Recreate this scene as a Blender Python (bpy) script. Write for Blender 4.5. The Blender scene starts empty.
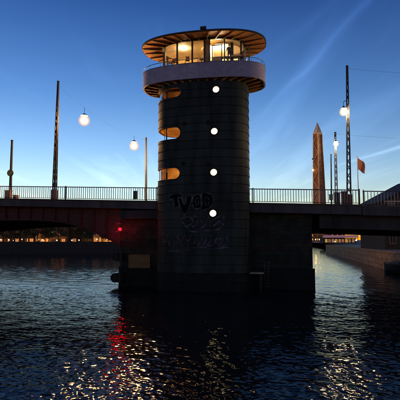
import bpy, bmesh, math, random
import numpy as np
from mathutils import Vector, Matrix
R = math.radians
random.seed(7)
SC = bpy.context.scene
COL = SC.collection

# ------------------------------------------------------------------ camera
F = 430.0                       # focal length in pixels of the 400 px photograph
TP = 40.0 / F                   # tangent of the upward pitch
CH = 5.0                        # eye height over the water
cam_d = bpy.data.cameras.new('camera')
cam_d.sensor_width = 36.0
cam_d.lens = 36.0 * F / 400.0
cam_d.clip_start = 0.1
cam_d.clip_end = 20000
cam = bpy.data.objects.new('camera', cam_d)
COL.objects.link(cam)
cam.location = (0, 0, CH)
cam.rotation_euler = (math.pi / 2 + math.atan(TP), 0, 0)
SC.camera = cam

# ------------------------------------------------------------------ sky
SUN_EL, SUN_AZ = 0.5, -25.0     # just set, beyond the bridge to the left
W = bpy.data.worlds.new('World')
SC.world = W
W.use_nodes = True
nt = W.node_tree
nt.nodes.clear()
def wn(t, **k):
    n = nt.nodes.new(t)
    for a, b in k.items():
        setattr(n, a, b)
    return n
def wl(a, b):
    nt.links.new(a, b)
def wm(op, a, b=None, c=None, clamp=False):
    n = wn('ShaderNodeMath', operation=op, use_clamp=clamp)
    for i, v in enumerate((a, b, c)):
        if v is None:
            continue
        if isinstance(v, (int, float)):
            n.inputs[i].default_value = v
        else:
            wl(v, n.inputs[i])
    return n.outputs[0]
sky = wn('ShaderNodeTexSky', sky_type='NISHITA', sun_disc=False)
sky.sun_elevation = R(SUN_EL)
sky.sun_rotation = R(SUN_AZ)
sky.altitude = 0
sky.air_density = 1.0
sky.dust_density = 0.0
sky.ozone_density = 3.0
tc = wn('ShaderNodeTexCoord')
sep = wn('ShaderNodeSeparateXYZ')
wl(tc.outputs['Generated'], sep.inputs[0])
sx, sy, sz = sep.outputs
up = wm('MAXIMUM', sz, 0.03)
# high ice cloud: the direction projected on a flat layer overhead
px_, py_ = wm('DIVIDE', sx, up), wm('DIVIDE', sy, up)
comb = wn('ShaderNodeCombineXYZ')
wl(px_, comb.inputs[0]); wl(py_, comb.inputs[1])
mp = wn('ShaderNodeMapping')
mp.inputs['Rotation'].default_value = (0, 0, R(-33))
mp.inputs['Scale'].default_value = (1.3, 0.16, 1)
wl(comb.outputs[0], mp.inputs[0])
nz = wn('ShaderNodeTexNoise')
nz.inputs['Scale'].default_value = 1.6
nz.inputs['Detail'].default_value = 6
nz.inputs['Roughness'].default_value = 0.55
nz.inputs['Distortion'].default_value = 0.5
wl(mp.outputs[0], nz.inputs['Vector'])
cir = wn('ShaderNodeMapRange')
cir.inputs['From Min'].default_value = 0.50
cir.inputs['From Max'].default_value = 0.85
wl(nz.outputs[0], cir.inputs['Value'])
wisps = wm('MULTIPLY', cir.outputs[0], 0.30)
# two old vapour trails: thin great bands across the sky
nb = wn('ShaderNodeTexNoise')
nb.inputs['Scale'].default_value = 5.0
nb.inputs['Detail'].default_value = 5
wl(tc.outputs['Generated'], nb.inputs['Vector'])
def trail(p0, p1, width, gain, wob):
    # p0, p1: directions (x/y, z/y); band of directions near the plane through both and the eye
    a = Vector((p0[0], 1, p0[1])); b = Vector((p1[0], 1, p1[1]))
    n = a.cross(b).normalized()
    d = wm('ADD', wm('ADD', wm('MULTIPLY', sx, n.x), wm('MULTIPLY', sy, n.y)), wm('MULTIPLY', sz, n.z))
    d = wm('ADD', d, wm('MULTIPLY', wm('SUBTRACT', nb.outputs[0], 0.5), wob))
    g = wm('SUBTRACT', 1.0, wm('DIVIDE', wm('ABSOLUTE', d), width), clamp=True)
    along = wm('ADD', wm('ADD', wm('MULTIPLY', sx, b.x - a.x), 0.0), wm('MULTIPLY', sz, b.z - a.z))
    return wm('MULTIPLY', wm('MULTIPLY', g, g), wm('MULTIPLY', nb.outputs[0], gain))
def pdir(px, py):
    v = (200 - py) / F
    k = 1 - v * TP
    return ((px - 200) / F / (k * math.cos(math.atan(TP))), (v + TP) / k)
t1 = trail(pdir(368, 0), pdir(292, 82), 0.020, 0.62, 0.05)
t2 = trail(pdir(355, 160), pdir(400, 147), 0.008, 0.95, 0.010)
t3 = trail(pdir(330, 0), pdir(262, 55), 0.026, 0.22, 0.05)
front = wm('GREATER_THAN', sy, 0.0)
side = wn('ShaderNodeMapRange'); side.inputs['From Min'].default_value = 0.08; side.inputs['From Max'].default_value = 0.25
wl(sx, side.inputs['Value'])
side2 = wn('ShaderNodeMapRange'); side2.inputs['From Min'].default_value = 0.28; side2.inputs['From Max'].default_value = 0.38
wl(sx, side2.inputs['Value'])
trails = wm('ADD', wm('MULTIPLY', wm('ADD', t1, t3), side.outputs[0]), wm('MULTIPLY', t2, side2.outputs[0]))
cl = wm('ADD', wisps, wm('MULTIPLY', trails, front), clamp=True)
hsv = wn('ShaderNodeHueSaturation')
hsv.inputs['Saturation'].default_value = 1.0
hsv.inputs['Value'].default_value = 1.0
# twilight falls off faster with height than the sky model does: dim and blue it from horizon to zenith, all round
fall = wn('ShaderNodeValToRGB')
cr = fall.color_ramp
for pos_, c_ in ((0.0, (.82, .86, .94)), (.138, (1.0, .90, .90)), (.316, (.48, .56, .69)), (.497, (.19, .29, .475)), (.68, (.11, .18, .34)), (1.0, (.06, .10, .20))):
    e_ = cr.elements[0] if pos_ == 0 else (cr.elements[-1] if pos_ == 1.0 else cr.elements.new(pos_))
    e_.color = (*c_, 1)
wl(sz, fall.inputs[0])
tw = wn('ShaderNodeMix', data_type='RGBA', blend_type='MULTIPLY')
tw.inputs[0].default_value = 1.0
wl(sky.outputs[0], tw.inputs[6]); wl(fall.outputs[0], tw.inputs[7])
wl(tw.outputs[2], hsv.inputs['Color'])
mixc = wn('ShaderNodeMix', data_type='RGBA', blend_type='MIX')
bright = wn('ShaderNodeMix', data_type='RGBA', blend_type='ADD')
bright.inputs[0].default_value = 1.0
wl(hsv.outputs[0], bright.inputs[6])
lightc = wn('ShaderNodeMix', data_type='RGBA', blend_type='MULTIPLY')
lightc.inputs[0].default_value = 1.0
wl(hsv.outputs[0], lightc.inputs[6])
lightc.inputs[7].default_value = (1.3, 1.0, 0.85, 1)
wl(lightc.outputs[2], bright.inputs[7])
wl(cl, mixc.inputs[0])
wl(hsv.outputs[0], mixc.inputs[6]); wl(bright.outputs[2], mixc.inputs[7])
bg = wn('ShaderNodeBackground')
bg.inputs['Strength'].default_value = 0.15
wl(mixc.outputs[2], bg.inputs['Color'])
wo = wn('ShaderNodeOutputWorld')
wl(bg.outputs[0], wo.inputs[0])

vs = SC.view_settings
vs.view_transform = 'Standard'
vs.look = 'None'
vs.exposure = 2.6
vs.gamma = 1
vs.use_curve_mapping = False
SC.render.engine = 'CYCLES'
SC.cycles.use_denoising = True
SC.cycles.sample_clamp_indirect = 8.0
SC.cycles.max_bounces = 6
SC.cycles.caustics_reflective = False
SC.cycles.caustics_refractive = False

# ------------------------------------------------------------------ materials
MATS = {}
def mat(name, col, rough=0.6, metal=0.0, var=0.25, scale=3.0, bump=0.15, spec=0.4, streak=False):
    m = bpy.data.materials.new(name)
    m.use_nodes = True
    t = m.node_tree
    b = t.nodes['Principled BSDF']
    b.inputs['Roughness'].default_value = rough
    b.inputs['Metallic'].default_value = metal
    b.inputs['Specular IOR Level'].default_value = spec
    co = t.nodes.new('ShaderNodeTexCoord')
    mpn = t.nodes.new('ShaderNodeMapping')
    if streak:
        mpn.inputs['Scale'].default_value = (1, 1, 0.15)
    t.links.new(co.outputs['Object'], mpn.inputs[0])
    n = t.nodes.new('ShaderNodeTexNoise')
    n.inputs['Scale'].default_value = scale
    n.inputs['Detail'].default_value = 6
    t.links.new(mpn.outputs[0], n.inputs['Vector'])
    r = t.nodes.new('ShaderNodeValToRGB')
    r.color_ramp.elements[0].position = 0.3
    r.color_ramp.elements[1].position = 0.7
    lo = [c * (1 - var) for c in col]; hi = [min(1, c * (1 + var)) for c in col]
    r.color_ramp.elements[0].color = (*lo, 1); r.color_ramp.elements[1].color = (*hi, 1)
    t.links.new(n.outputs[0], r.inputs[0])
    oi = t.nodes.new('ShaderNodeObjectInfo')
    mm = t.nodes.new('ShaderNodeMapRange')
    mm.inputs['To Min'].default_value = 0.82; mm.inputs['To Max'].default_value = 1.15
    t.links.new(oi.outputs['Random'], mm.inputs['Value'])
    mu = t.nodes.new('ShaderNodeMix'); mu.data_type = 'RGBA'; mu.blend_type = 'MULTIPLY'
    mu.inputs[0].default_value = 1.0
    t.links.new(r.outputs[0], mu.inputs[6]); t.links.new(mm.outputs[0], mu.inputs[7])
    t.links.new(mu.outputs[2], b.inputs['Base Color'])
    if bump:
        n2 = t.nodes.new('ShaderNodeTexNoise')
        n2.inputs['Scale'].default_value = scale * 8
        n2.inputs['Detail'].default_value = 4
        t.links.new(mpn.outputs[0], n2.inputs['Vector'])
        bp = t.nodes.new('ShaderNodeBump')
        bp.inputs['Strength'].default_value = bump
        bp.inputs['Distance'].default_value = 0.02
        t.links.new(n2.outputs[0], bp.inputs['Height'])
        t.links.new(bp.outputs[0], b.inputs['Normal'])
    MATS[name] = m
    return m
def glow(name, col, strength):
    m = bpy.data.materials.new(name)
    m.use_nodes = True
    t = m.node_tree
    b = t.nodes['Principled BSDF']
    b.inputs['Base Color'].default_value = (*[c * 0.8 for c in col], 1)
    n = t.nodes.new('ShaderNodeTexNoise'); n.inputs['Scale'].default_value = 2.0
    r = t.nodes.new('ShaderNodeMapRange')
    r.inputs['To Min'].default_value = strength * 0.85; r.inputs['To Max'].default_value = strength * 1.15
    t.links.new(n.outputs[0], r.inputs['Value'])
    b.inputs['Emission Color'].default_value = (*col, 1)
    t.links.new(r.outputs[0], b.inputs['Emission Strength'])
    MATS[name] = m
    return m
def glass(name, tint=(1, 1, 1), refl=0.12):
    m = bpy.data.materials.new(name)
    m.use_nodes = True
    t = m.node_tree
    t.nodes.clear()
    o = t.nodes.new('ShaderNodeOutputMaterial')
    a = t.nodes.new('ShaderNodeBsdfTransparent'); a.inputs[0].default_value = (*tint, 1)
    g = t.nodes.new('ShaderNodeBsdfGlossy'); g.inputs['Roughness'].default_value = 0.03
    f = t.nodes.new('ShaderNodeLayerWeight'); f.inputs[0].default_value = refl
    mx = t.nodes.new('ShaderNodeMixShader')
    t.links.new(f.outputs['Fresnel'], mx.inputs[0])
    t.links.new(a.outputs[0], mx.inputs[1]); t.links.new(g.outputs[0], mx.inputs[2])
    t.links.new(mx.outputs[0], o.inputs[0])
    MATS[name] = m
    return m
mat('cladding', (0.020, 0.027, 0.021), 0.62, 0.0, 0.7, 1.3, 0.3, spec=0.2, streak=True)
mat('cladding_inside', (0.55, 0.36, 0.16), 0.7, 0, 0.2, 2)
mat('parapet', (0.31, 0.28, 0.35), 0.55, 0.0, 0.2, 2.0, 0.1)
mat('wood', (0.46, 0.185, 0.055), 0.55, 0, 0.35, 5, 0.2)
mat('joist', (0.22, 0.15, 0.10), 0.6, 0, 0.3, 4)
mat('roof_edge', (0.035, 0.034, 0.034), 0.6, 0, 0.3, 3)
mat('frame_dark', (0.030, 0.026, 0.024), 0.5, 0.2, 0.3, 6)
mat('steel', (0.16, 0.16, 0.16), 0.4, 0.7, 0.3, 6)
mat('ceiling', (0.80, 0.72, 0.54), 0.7, 0, 0.1, 2)
mat('amber_wall', (0.56, 0.37, 0.15), 0.6, 0, 0.25, 3)
mat('cream_wall', (0.70, 0.60, 0.40), 0.6, 0, 0.15, 3)
mat('concrete', (0.036, 0.034, 0.032), 0.85, 0, 0.45, 0.8, 0.5, spec=.2, streak=True)
mat('tidal_slime', (0.008, 0.009, 0.007), 0.75, 0, 0.5, 1.5, 0.6, spec=.2)
mat('fascia', (0.075, 0.066, 0.064), 0.85, 0, 0.3, 1.0, 0.3, spec=.2, streak=True)
mat('asphalt', (0.05, 0.05, 0.052), 0.9, 0, 0.3, 8)
mat('red_steel', (0.062, 0.013, 0.011), 0.65, 0.1, 0.35, 2.0, 0.3)
mat('rail_paint', (0.075, 0.060, 0.055), 0.5, 0.2, 0.3, 4)
mat('baluster_paint', (0.30, 0.27, 0.26), 0.5, 0.2, 0.3, 4)
mat('mast_steel', (0.040, 0.038, 0.037), 0.7, 0.0, 0.35, 5)
mat('timber', (0.032, 0.028, 0.022), 0.85, 0, 0.45, 1.5, 0.5, spec=.2)
mat('timber_green', (0.021, 0.027, 0.019), 0.85, 0, 0.45, 1.5, 0.5, spec=.2)
mat('rubber', (0.02, 0.02, 0.02), 0.9, spec=.1)
mat('yellow_board', (0.16, 0.10, 0.025), 0.7, 0, 0.35, 3)
mat('orange_brown', (0.25, 0.11, 0.055), 0.75, 0, 0.3, 2.5, 0.3)
mat('pylon_trim', (0.50, 0.36, 0.24), 0.6, 0, 0.2, 3)
mat('flag_cloth', (0.72, 0.26, 0.12), 0.85, 0, 0.2, 5)
mat('sign_yellow', (0.45, 0.32, 0.06), 0.6, 0, 0.2, 3)
mat('quay_stone_lamplit', (0.27, 0.15, 0.08), 0.9, 0, 0.4, 1.5, 0.6)  # stone brown, warmed further to hold the lamplight on the wall
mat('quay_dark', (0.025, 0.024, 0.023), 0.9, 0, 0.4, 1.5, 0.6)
mat('ground_paving', (0.16, 0.14, 0.12), 0.9, 0, 0.3, 1.0)
mat('bark', (0.06, 0.045, 0.035), 0.9, 0, 0.3, 6, 0.6)
mat('leaf', (0.055, 0.075, 0.028), 0.7, 0, 0.4, 2)
mat('leaf_dry', (0.12, 0.085, 0.03), 0.7, 0, 0.4, 2)
mat('house_wall', (0.040, 0.028, 0.022), 0.9, 0, 0.25, 1.5, 0.4)
mat('house_cream', (0.42, 0.33, 0.22), 0.9, 0, 0.2, 1.2, 0.3)
mat('house_ochre', (0.28, 0.16, 0.07), 0.9, 0, 0.2, 1.2, 0.3)
mat('roof_tile', (0.028, 0.023, 0.022), 0.8, 0, 0.3, 3, 0.4)
mat('dark_pane', (0.02, 0.025, 0.03), 0.1, 0, 0.2, 2, 0)
mat('tip_glass_lit', (0.62, 0.52, 0.42), 0.3, 0, 0.15, 3)  # opaque pale panes; the warm glow of the tip is painted into the colour
mat('skin', (0.45, 0.27, 0.18), 0.6, 0, 0.1, 20)
mat('hair', (0.03, 0.02, 0.015), 0.6, 0, 0.3, 30)
mat('dark_cloth', (0.09, 0.085, 0.10), 0.85, 0, 0.3, 12)
mat('spray_grey', (0.095, 0.090, 0.093), 0.9, 0, 0.6, 2.2, 0, spec=.1)
mat('spray_violet', (0.085, 0.075, 0.090), 0.9, 0, 0.65, 2.0, 0, spec=.1)
mat('spray_pink', (0.105, 0.070, 0.076), 0.9, 0, 0.65, 2.0, 0, spec=.1)
mat('spray_black', (0.006, 0.007, 0.007), 0.9, 0, 0.6, 9, 0, spec=.03)
mat('brown_seat', (0.25, 0.11, 0.05), 0.6, 0, 0.2, 6)
mat('hull_white', (0.6, 0.58, 0.55), 0.4, 0, 0.1, 4)
glow('porthole_light', (1.0, 0.76, 0.36), 1.1)
glow('room_lamp', (1.0, 0.70, 0.34), 36.0)
glow('room_lamp_pale', (1.0, 0.80, 0.50), 62.0)
glow('landing_lamp', (1.0, 0.52, 0.16), 20.0)
glow('street_lamp_light', (1.0, 0.46, 0.13), 420.0)
glow('street_lamp_pale', (1.0, 0.66, 0.32), 240.0)
glow('red_light', (1.0, 0.0004, 0.001), 13.0)
glow('far_lamp', (1.0, 0.44, 0.11), 45.0)
glow('far_lamp_white', (0.95, 1.0, 0.75), 8.0)
glow('far_lamp_green', (0.75, 1.0, 0.35), 4.0)
glow('tiny_lamp', (1.0, 0.55, 0.15), 2.5)
glow('lit_window', (1.0, 0.46, 0.12), 0.065)
glow('lit_window_dim', (1.0, 0.50, 0.18), 0.03)
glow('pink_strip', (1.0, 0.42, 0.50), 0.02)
def halo_mat(name, col, strength, thru):  # see-through glowing shell that paints a halo around a lamp
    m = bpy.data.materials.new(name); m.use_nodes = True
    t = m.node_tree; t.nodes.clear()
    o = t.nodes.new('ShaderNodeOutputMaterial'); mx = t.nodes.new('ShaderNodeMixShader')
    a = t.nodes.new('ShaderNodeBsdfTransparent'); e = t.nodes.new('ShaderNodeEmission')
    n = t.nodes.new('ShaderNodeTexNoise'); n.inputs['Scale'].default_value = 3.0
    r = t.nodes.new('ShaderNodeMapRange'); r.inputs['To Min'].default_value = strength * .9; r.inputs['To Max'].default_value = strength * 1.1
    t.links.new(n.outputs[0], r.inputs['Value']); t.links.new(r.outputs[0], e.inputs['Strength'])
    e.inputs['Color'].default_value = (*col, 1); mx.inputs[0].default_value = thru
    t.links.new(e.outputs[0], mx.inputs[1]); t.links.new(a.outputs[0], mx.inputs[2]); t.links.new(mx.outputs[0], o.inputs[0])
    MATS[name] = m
halo_mat('halo_amber', (1.0, 0.50, 0.20), 0.22, 0.80)
halo_mat('halo_pale', (1.0, 0.62, 0.30), 0.22, 0.80)
halo_mat('inner_halo_amber', (1.0, 0.62, 0.30), 0.24, 0.55)
halo_mat('inner_halo_pale', (1.0, 0.74, 0.42), 0.24, 0.55)
glass('pane_glass')
glass('landing_glass', (0.95, 0.95, 1.0), 0.10)

# ------------------------------------------------------------------ mesh helpers
class MB:
    def __init__(s):
        s.v = []; s.f = []; s.m = []; s.mi = 0; s.sm = []
    def face(s, idx, smooth=False):
        s.f.append(idx); s.m.append(s.mi); s.sm.append(smooth)
    def box(s, x0, x1, y0, y1, z0, z1, M=None):
        b = len(s.v)
        p = [(x, y, z) for z in (z0, z1) for y in (y0, y1) for x in (x0, x1)]
        if M is not None:
            p = [tuple(M @ Vector(q)) for q in p]
        s.v += p
        for q in ((0, 2, 3, 1), (4, 5, 7, 6), (0, 1, 5, 4), (2, 6, 7, 3), (0, 4, 6, 2), (1, 3, 7, 5)):
            s.face([b + i for i in q])
        return s
    def bar(s, p0, p1, w, h=None, up=(0, 0, 1)):
        """rectangular bar between two points"""
        h = h or w
        p0 = Vector(p0); p1 = Vector(p1)
        d = (p1 - p0)
        L = d.length; d.normalize()
        u = Vector(up)
        if abs(d.dot(u)) > 0.98:
            u = Vector((0, 1, 0))
        x = d.cross(u).normalized(); y = x.cross(d).normalized()
        b = len(s.v)
        for q in (p0, p1):
            for i, j in ((-1, -1), (1, -1), (1, 1), (-1, 1)):
                s.v.append(tuple(q + x * (i * w / 2) + y * (j * h / 2)))
        for q in ((3, 2, 1, 0), (4, 5, 6, 7), (0, 1, 5, 4), (1, 2, 6, 5), (2, 3, 7, 6), (3, 0, 4, 7)):
            s.face([b + i for i in q])
        return s
    def tube(s, pts, r, n=8, caps=True):
        rs = r if isinstance(r, (list, tuple)) else [r] * len(pts)
        pts = [Vector(p) for p in pts]
        b = len(s.v)
        for k, p in enumerate(pts):
            d = (pts[min(k + 1, len(pts) - 1)] - pts[max(k - 1, 0)]).normalized()
            u = Vector((0, 0, 1)) if abs(d.z) < 0.95 else Vector((0, 1, 0))
            x = d.cross(u).normalized(); y = x.cross(d).normalized()
            for i in range(n):
                a = 2 * math.pi * i / n
                s.v.append(tuple(p + (x * math.cos(a) + y * math.sin(a)) * rs[k]))
        for k in range(len(pts) - 1):
            for i in range(n):
                j = (i + 1) % n
                s.face([b + k * n + i, b + k * n + j, b + (k + 1) * n + j, b + (k + 1) * n + i], True)
        if caps:
            s.face([b + i for i in reversed(range(n))])
            s.face([b + (len(pts) - 1) * n + i for i in range(n)])
        return s
    def lathe(s, prof, n=16, c=(0, 0, 0)):
        b = len(s.v)
        for r, z in prof:
            for i in range(n):
                a = 2 * math.pi * i / n
                s.v.append((c[0] + r * math.cos(a), c[1] + r * math.sin(a), c[2] + z))
        for k in range(len(prof) - 1):
            for i in range(n):
                j = (i + 1) % n
                s.face([b + k * n + i, b + k * n + j, b + (k + 1) * n + j, b + (k + 1) * n + i], True)
        s.face([b + i for i in reversed(range(n))])
        s.face([b + (len(prof) - 1) * n + i for i in range(n)])
        return s
    def loft(s, rings, closed=False, caps=True, smooth=True):
        """rings: equal-length closed loops of points"""
        b = len(s.v); n = len(rings[0])
        for r in rings:
            s.v += [tuple(p) for p in r]
        K = len(rings)
        for k in range(K if closed else K - 1):
            k2 = (k + 1) % K
            for i in range(n):
                j = (i + 1) % n
                s.face([b + k * n + i, b + k * n + j, b + k2 * n + j, b + k2 * n + i], smooth)
        if caps and not closed:
            s.face([b + i for i in reversed(range(n))])
            s.face([b + (K - 1) * n + i for i in range(n)])
        return s
    def prism(s, poly, y0, y1):
        """polygon in (x, z) swept along y"""
        return s.loft([[(p[0], y0, p[1]) for p in poly], [(p[0], y1, p[1]) for p in poly]], smooth=False)
    def mesh(s, name, mats):
        me = bpy.data.meshes.new(name)
        me.from_pydata(s.v, [], s.f)
        for m in (mats if isinstance(mats, (list, tuple)) else [mats]):
            me.materials.append(MATS[m])
        me.polygons.foreach_set('material_index', s.m)
        me.polygons.foreach_set('use_smooth', s.sm)
        bm = bmesh.new(); bm.from_mesh(me)
        bmesh.ops.recalc_face_normals(bm, faces=bm.faces)
        bm.to_mesh(me); bm.free()
        me.update()
        return me
    def build(s, name, mats, parent=None, loc=None):
        return link(name, s.mesh(name, mats), parent, loc)
def link(name, me, parent=None, loc=None):
    o = bpy.data.objects.new(name, me)
    COL.objects.link(o)
    if parent:
        o.parent = parent
    if loc is not None:
        o.location = loc
    return o
def tag(o, label=None, cat=None, group=None, kind=None):
    if label: o['label'] = label
    if cat: o['category'] = cat
    if group: o['group'] = group
    if kind: o['kind'] = kind
    return o
def empty(name, loc=(0, 0, 0), rz=0.0):
    o = bpy.data.objects.new(name, None)
    COL.objects.link(o)
    o.empty_display_size = 0.3
    o.location = loc
    o.rotation_euler = (0, 0, rz)
    return o
def thing(name, label, cat, loc=(0, 0, 0), rz=0.0, group=None):
    return tag(empty(name, loc, rz), label, cat, group)
def bevel(o, w=0.02, seg=2):
    m = o.modifiers.new('bevel', 'BEVEL'); m.width = w; m.segments = seg
    m.limit_method = 'ANGLE'
    return o

# rays of the photograph, used to find where things stand
CP = math.cos(math.atan(TP)); SP = math.sin(math.atan(TP))
def ray(px, py):
    u = (px - 200) / F; v = (200 - py) / F
    return Vector((u, CP - v * SP, v * CP + SP))
def at(px, py, Y):
    d = ray(px, py)
    return Vector((0, 0, CH)) + d * (Y / d.y)
YAW = math.atan2(-0.195, 0.981)
ES = Vector((math.cos(YAW), math.sin(YAW), 0)); EN = Vector((-math.sin(YAW), math.cos(YAW), 0))
class Frame:
    def __init__(s, o):
        s.o = Vector(o)
    def hit(s, px, py, n):
        d = ray(px, py); c = Vector((0, 0, CH))
        t = (n - (c - s.o).dot(EN)) / d.dot(EN)
        p = c + d * t - s.o
        return (p.dot(ES), p.z)
    def local(s, p):
        q = Vector(p) - s.o
        return Vector((q.dot(ES), q.dot(EN), q.z))
    def world(s, a, n, z=0):
        return s.o + ES * a + EN * n + Vector((0, 0, z))
BR = Frame((-4.3, 46.2, 0))
TW = Frame((0.38, 45.2, 0))
def deck_z(s):
    return 9.1 - 0.034 * s

# ------------------------------------------------------------------ water
def water():
    rows = [10.0]
    while rows[-1] < 150:
        y = rows[-1]
        rows.append(y + max(0.035, 0.42 * y * y / 5500.0))
    Y = np.array(rows); n = 760
    U = np.linspace(-1, 1, n)
    half = 0.60 * Y + 4.0
    X = half[:, None] * U[None, :]
    YY = np.repeat(Y[:, None], n, 1)
    Z = np.zeros_like(X)
    rng = np.random.default_rng(5)
    # short wind ripple over a slow chop
    for k in range(64):
        lam = 0.20 * (16.0 ** (k / 63.0)) * rng.uniform(0.85, 1.15)
        th = rng.normal(1.15, 0.75)
        kk = 2 * math.pi / lam
        slope = 0.024 if lam < 0.6 else 0.0095
        Z += slope / kk * 1.0 * np.sin(kk * (X * math.cos(th) + YY * math.sin(th)) + rng.uniform(0, 6.28))
    # gusts: calmer and livelier patches
    gust = 0.88 + 0.42 * np.sin(X * 0.11 + YY * 0.07 + 1) * np.sin(YY * 0.16 - X * 0.05)
    Z *= gust
    Z *= np.clip((YY[-1, 0] - YY) / 40.0, 0.0, 1.0) ** 0.5
    Z += 0.0
    me = bpy.data.meshes.new('water')
    nr = len(rows)
    v = np.stack([X, YY, Z], -1).reshape(-1, 3)
    i = np.arange(nr - 1)[:, None] * n + np.arange(n - 1)[None, :]
    q = np.stack([i, i + 1, i + n + 1, i + n], -1).reshape(-1, 4)
    b = len(v)
    ext = np.array([[-900, -60, -0.3], [900, -60, -0.3], [900, 2500, -0.3], [-900, 2500, -0.3]], float)
    v = np.concatenate([v, ext])
    q = np.concatenate([q, [[b, b + 1, b + 2, b + 3]]])
    me.vertices.add(len(v)); me.vertices.foreach_set('co', v.ravel())
    me.loops.add(q.size); me.loops.foreach_set('vertex_index', q.ravel().astype(np.int32))
    me.polygons.add(len(q))
    me.polygons.foreach_set('loop_start', np.arange(0, q.size, 4, dtype=np.int32))
    me.polygons.foreach_set('use_smooth', np.ones(len(q), bool))
    me.update(calc_edges=True)
    m = bpy.data.materials.new('water'); m.use_nodes = True
    t = m.node_tree; p = t.nodes['Principled BSDF']
    p.inputs['Base Color'].default_value = (0.003, 0.006, 0.010, 1)
    p.inputs['Roughness'].default_value = 0.085
    p.inputs['IOR'].default_value = 1.333
    p.inputs['Specular IOR Level'].default_value = 0.165
    co = t.nodes.new('ShaderNodeTexCoord')
    n1 = t.nodes.new('ShaderNodeTexNoise'); n1.inputs['Scale'].default_value = 5.0; n1.inputs['Detail'].default_value = 3
    t.links.new(co.outputs['Object'], n1.inputs['Vector'])
    bp = t.nodes.new('ShaderNodeBump'); bp.inputs['Strength'].default_value = 0.25; bp.inputs['Distance'].default_value = 0.03
    t.links.new(n1.outputs[0], bp.inputs['Height']); t.links.new(bp.outputs[0], p.inputs['Normal'])
    me.materials.append(m)
    o = link('water', me)
    tag(o, kind='structure')
water()

# ------------------------------------------------------------------ far ground and quays
GZ = 3.0
QR = [(26.0, 45.0), (32.2, 77.0), (40.9, 122.0), (52.0, 179.0)]      # right quay edge
def ground():
    b = MB()
    def sheet(pts):
        k = len(b.v); b.v += [(x, y, GZ) for x, y in pts]; b.face(list(range(k, k + len(pts))))
    sheet([(-3000, 165.5), (8, 165.5), (8, 480.5), (-3000, 480.5)])
    sheet([(QR[0][0] + .5, QR[0][1]), (3000, 45), (3000, 480.5), (110, 480.5), (64, 179.5), (52.5, 179), (41.4, 122), (32.7, 77)])
    sheet([(-3000, 480.5), (3000, 480.5), (3000, 9000), (-3000, 9000)])
    o = b.build('ground', 'ground_paving'); tag(o, kind='structure')
ground()
def quay(path, name, label, mats, blockw, rows, z0=-0.4, z1=GZ + 0.15, lim=400):
    """a wall of separate stone blocks along a path, with a coping on top"""
    t = thing(name, label, 'quay wall', (path[0][0], path[0][1], 0))
    o0 = Vector((path[0][0], path[0][1], 0))
    core = MB()
    cop_h = 0.3
    for k in range(len(path) - 1):
        a = Vector((*path[k], 0)) - o0; c = Vector((*path[k + 1], 0)) - o0
        d = (c - a).normalized(); nrm = Vector((-d.y, d.x, 0))
        L = (c - a).length
        rot = math.atan2(d.y, d.x)
        M = Matrix.Translation(a) @ Matrix.Rotation(rot, 4, 'Z')
        core.box(0, L, -0.6, -0.08, z0, z1 - 0.02, M)
        nb_ = max(1, round(L / blockw)); bw = L / nb_
        rh = (z1 - cop_h - z0) / rows
        me = MB().box(0.02, bw - 0.02, -0.12, 0.0, 0.02, rh - 0.02).mesh('block', mats)
        mc = MB().box(0.015, bw - 0.015, -0.65, 0.08, 0.0, cop_h).mesh('coping_stone', mats)
        for i in range(nb_):
            for r in range(rows):
                off = bw / 2 if r % 2 else 0
                if r % 2 and i == 0:
                    o = link('block', me, t); o.scale = (.5, 1, 1)
                    o.location = a + Vector((0, 0, z0 + r * rh)); o.rotation_euler = (0, 0, rot)
                o = link('block', me, t)
                if r % 2 and i == nb_ - 1: o.scale = (.5, 1, 1)
                p = a + d * (i * bw + off) + nrm * random.uniform(-0.03, 0.03) + Vector((0, 0, z0 + r * rh))
                o.location = p; o.rotation_euler = (0, 0, rot)
            o = link('coping_stone', mc, t)
            o.location = a + d * (i * bw) + Vector((0, 0, z1 - cop_h)); o.rotation_euler = (0, 0, rot)
    core.build('backing', 'quay_dark', t)
    return t
quay(QR, 'quay_wall', 'long pale stone quay wall receding along the canal on the right', 'quay_stone_lamplit', 3.6, 3)
quay([(52, 179), (64, 179.5)], 'quay_wall', 'short end wall of the right quay where it turns off', 'quay_stone_lamplit', 3.0, 2)
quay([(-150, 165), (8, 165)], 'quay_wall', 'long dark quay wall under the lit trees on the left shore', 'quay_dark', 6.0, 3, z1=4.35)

# ------------------------------------------------------------------ bridge
S_L, S_J, S_R = -75.0, 20.6, 62.0      # far left, joint, far right
WID = 24.5
def sheared(b, x0, x1, y0, y1, dz0, dz1):
    """a box whose top and bottom follow the fall of the deck"""
    k = len(b.v)
    for dz in (dz0, dz1):
        for y in (y0, y1):
            for x in (x0, x1):
                b.v.append((x, y, deck_z(x) + dz))
    for q in ((0, 2, 3, 1), (4, 5, 7, 6), (0, 1, 5, 4), (2, 6, 7, 3), (0, 4, 6, 2), (1, 3, 7, 5)):
        b.face([k + i for i in q])
    return b
bridge = thing('road_bridge', 'wide dark road bridge with red steel girders passing behind the tower', 'bridge', BR.o, YAW)
sheared(MB(), S_L, 15.9, 0.3, WID, -0.75, -0.12).build('deck', 'asphalt', bridge)
sheared(MB(), 15.95, S_R, 0.3, WID, -0.75, -0.18).build('deck', 'asphalt', bridge)
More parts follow.
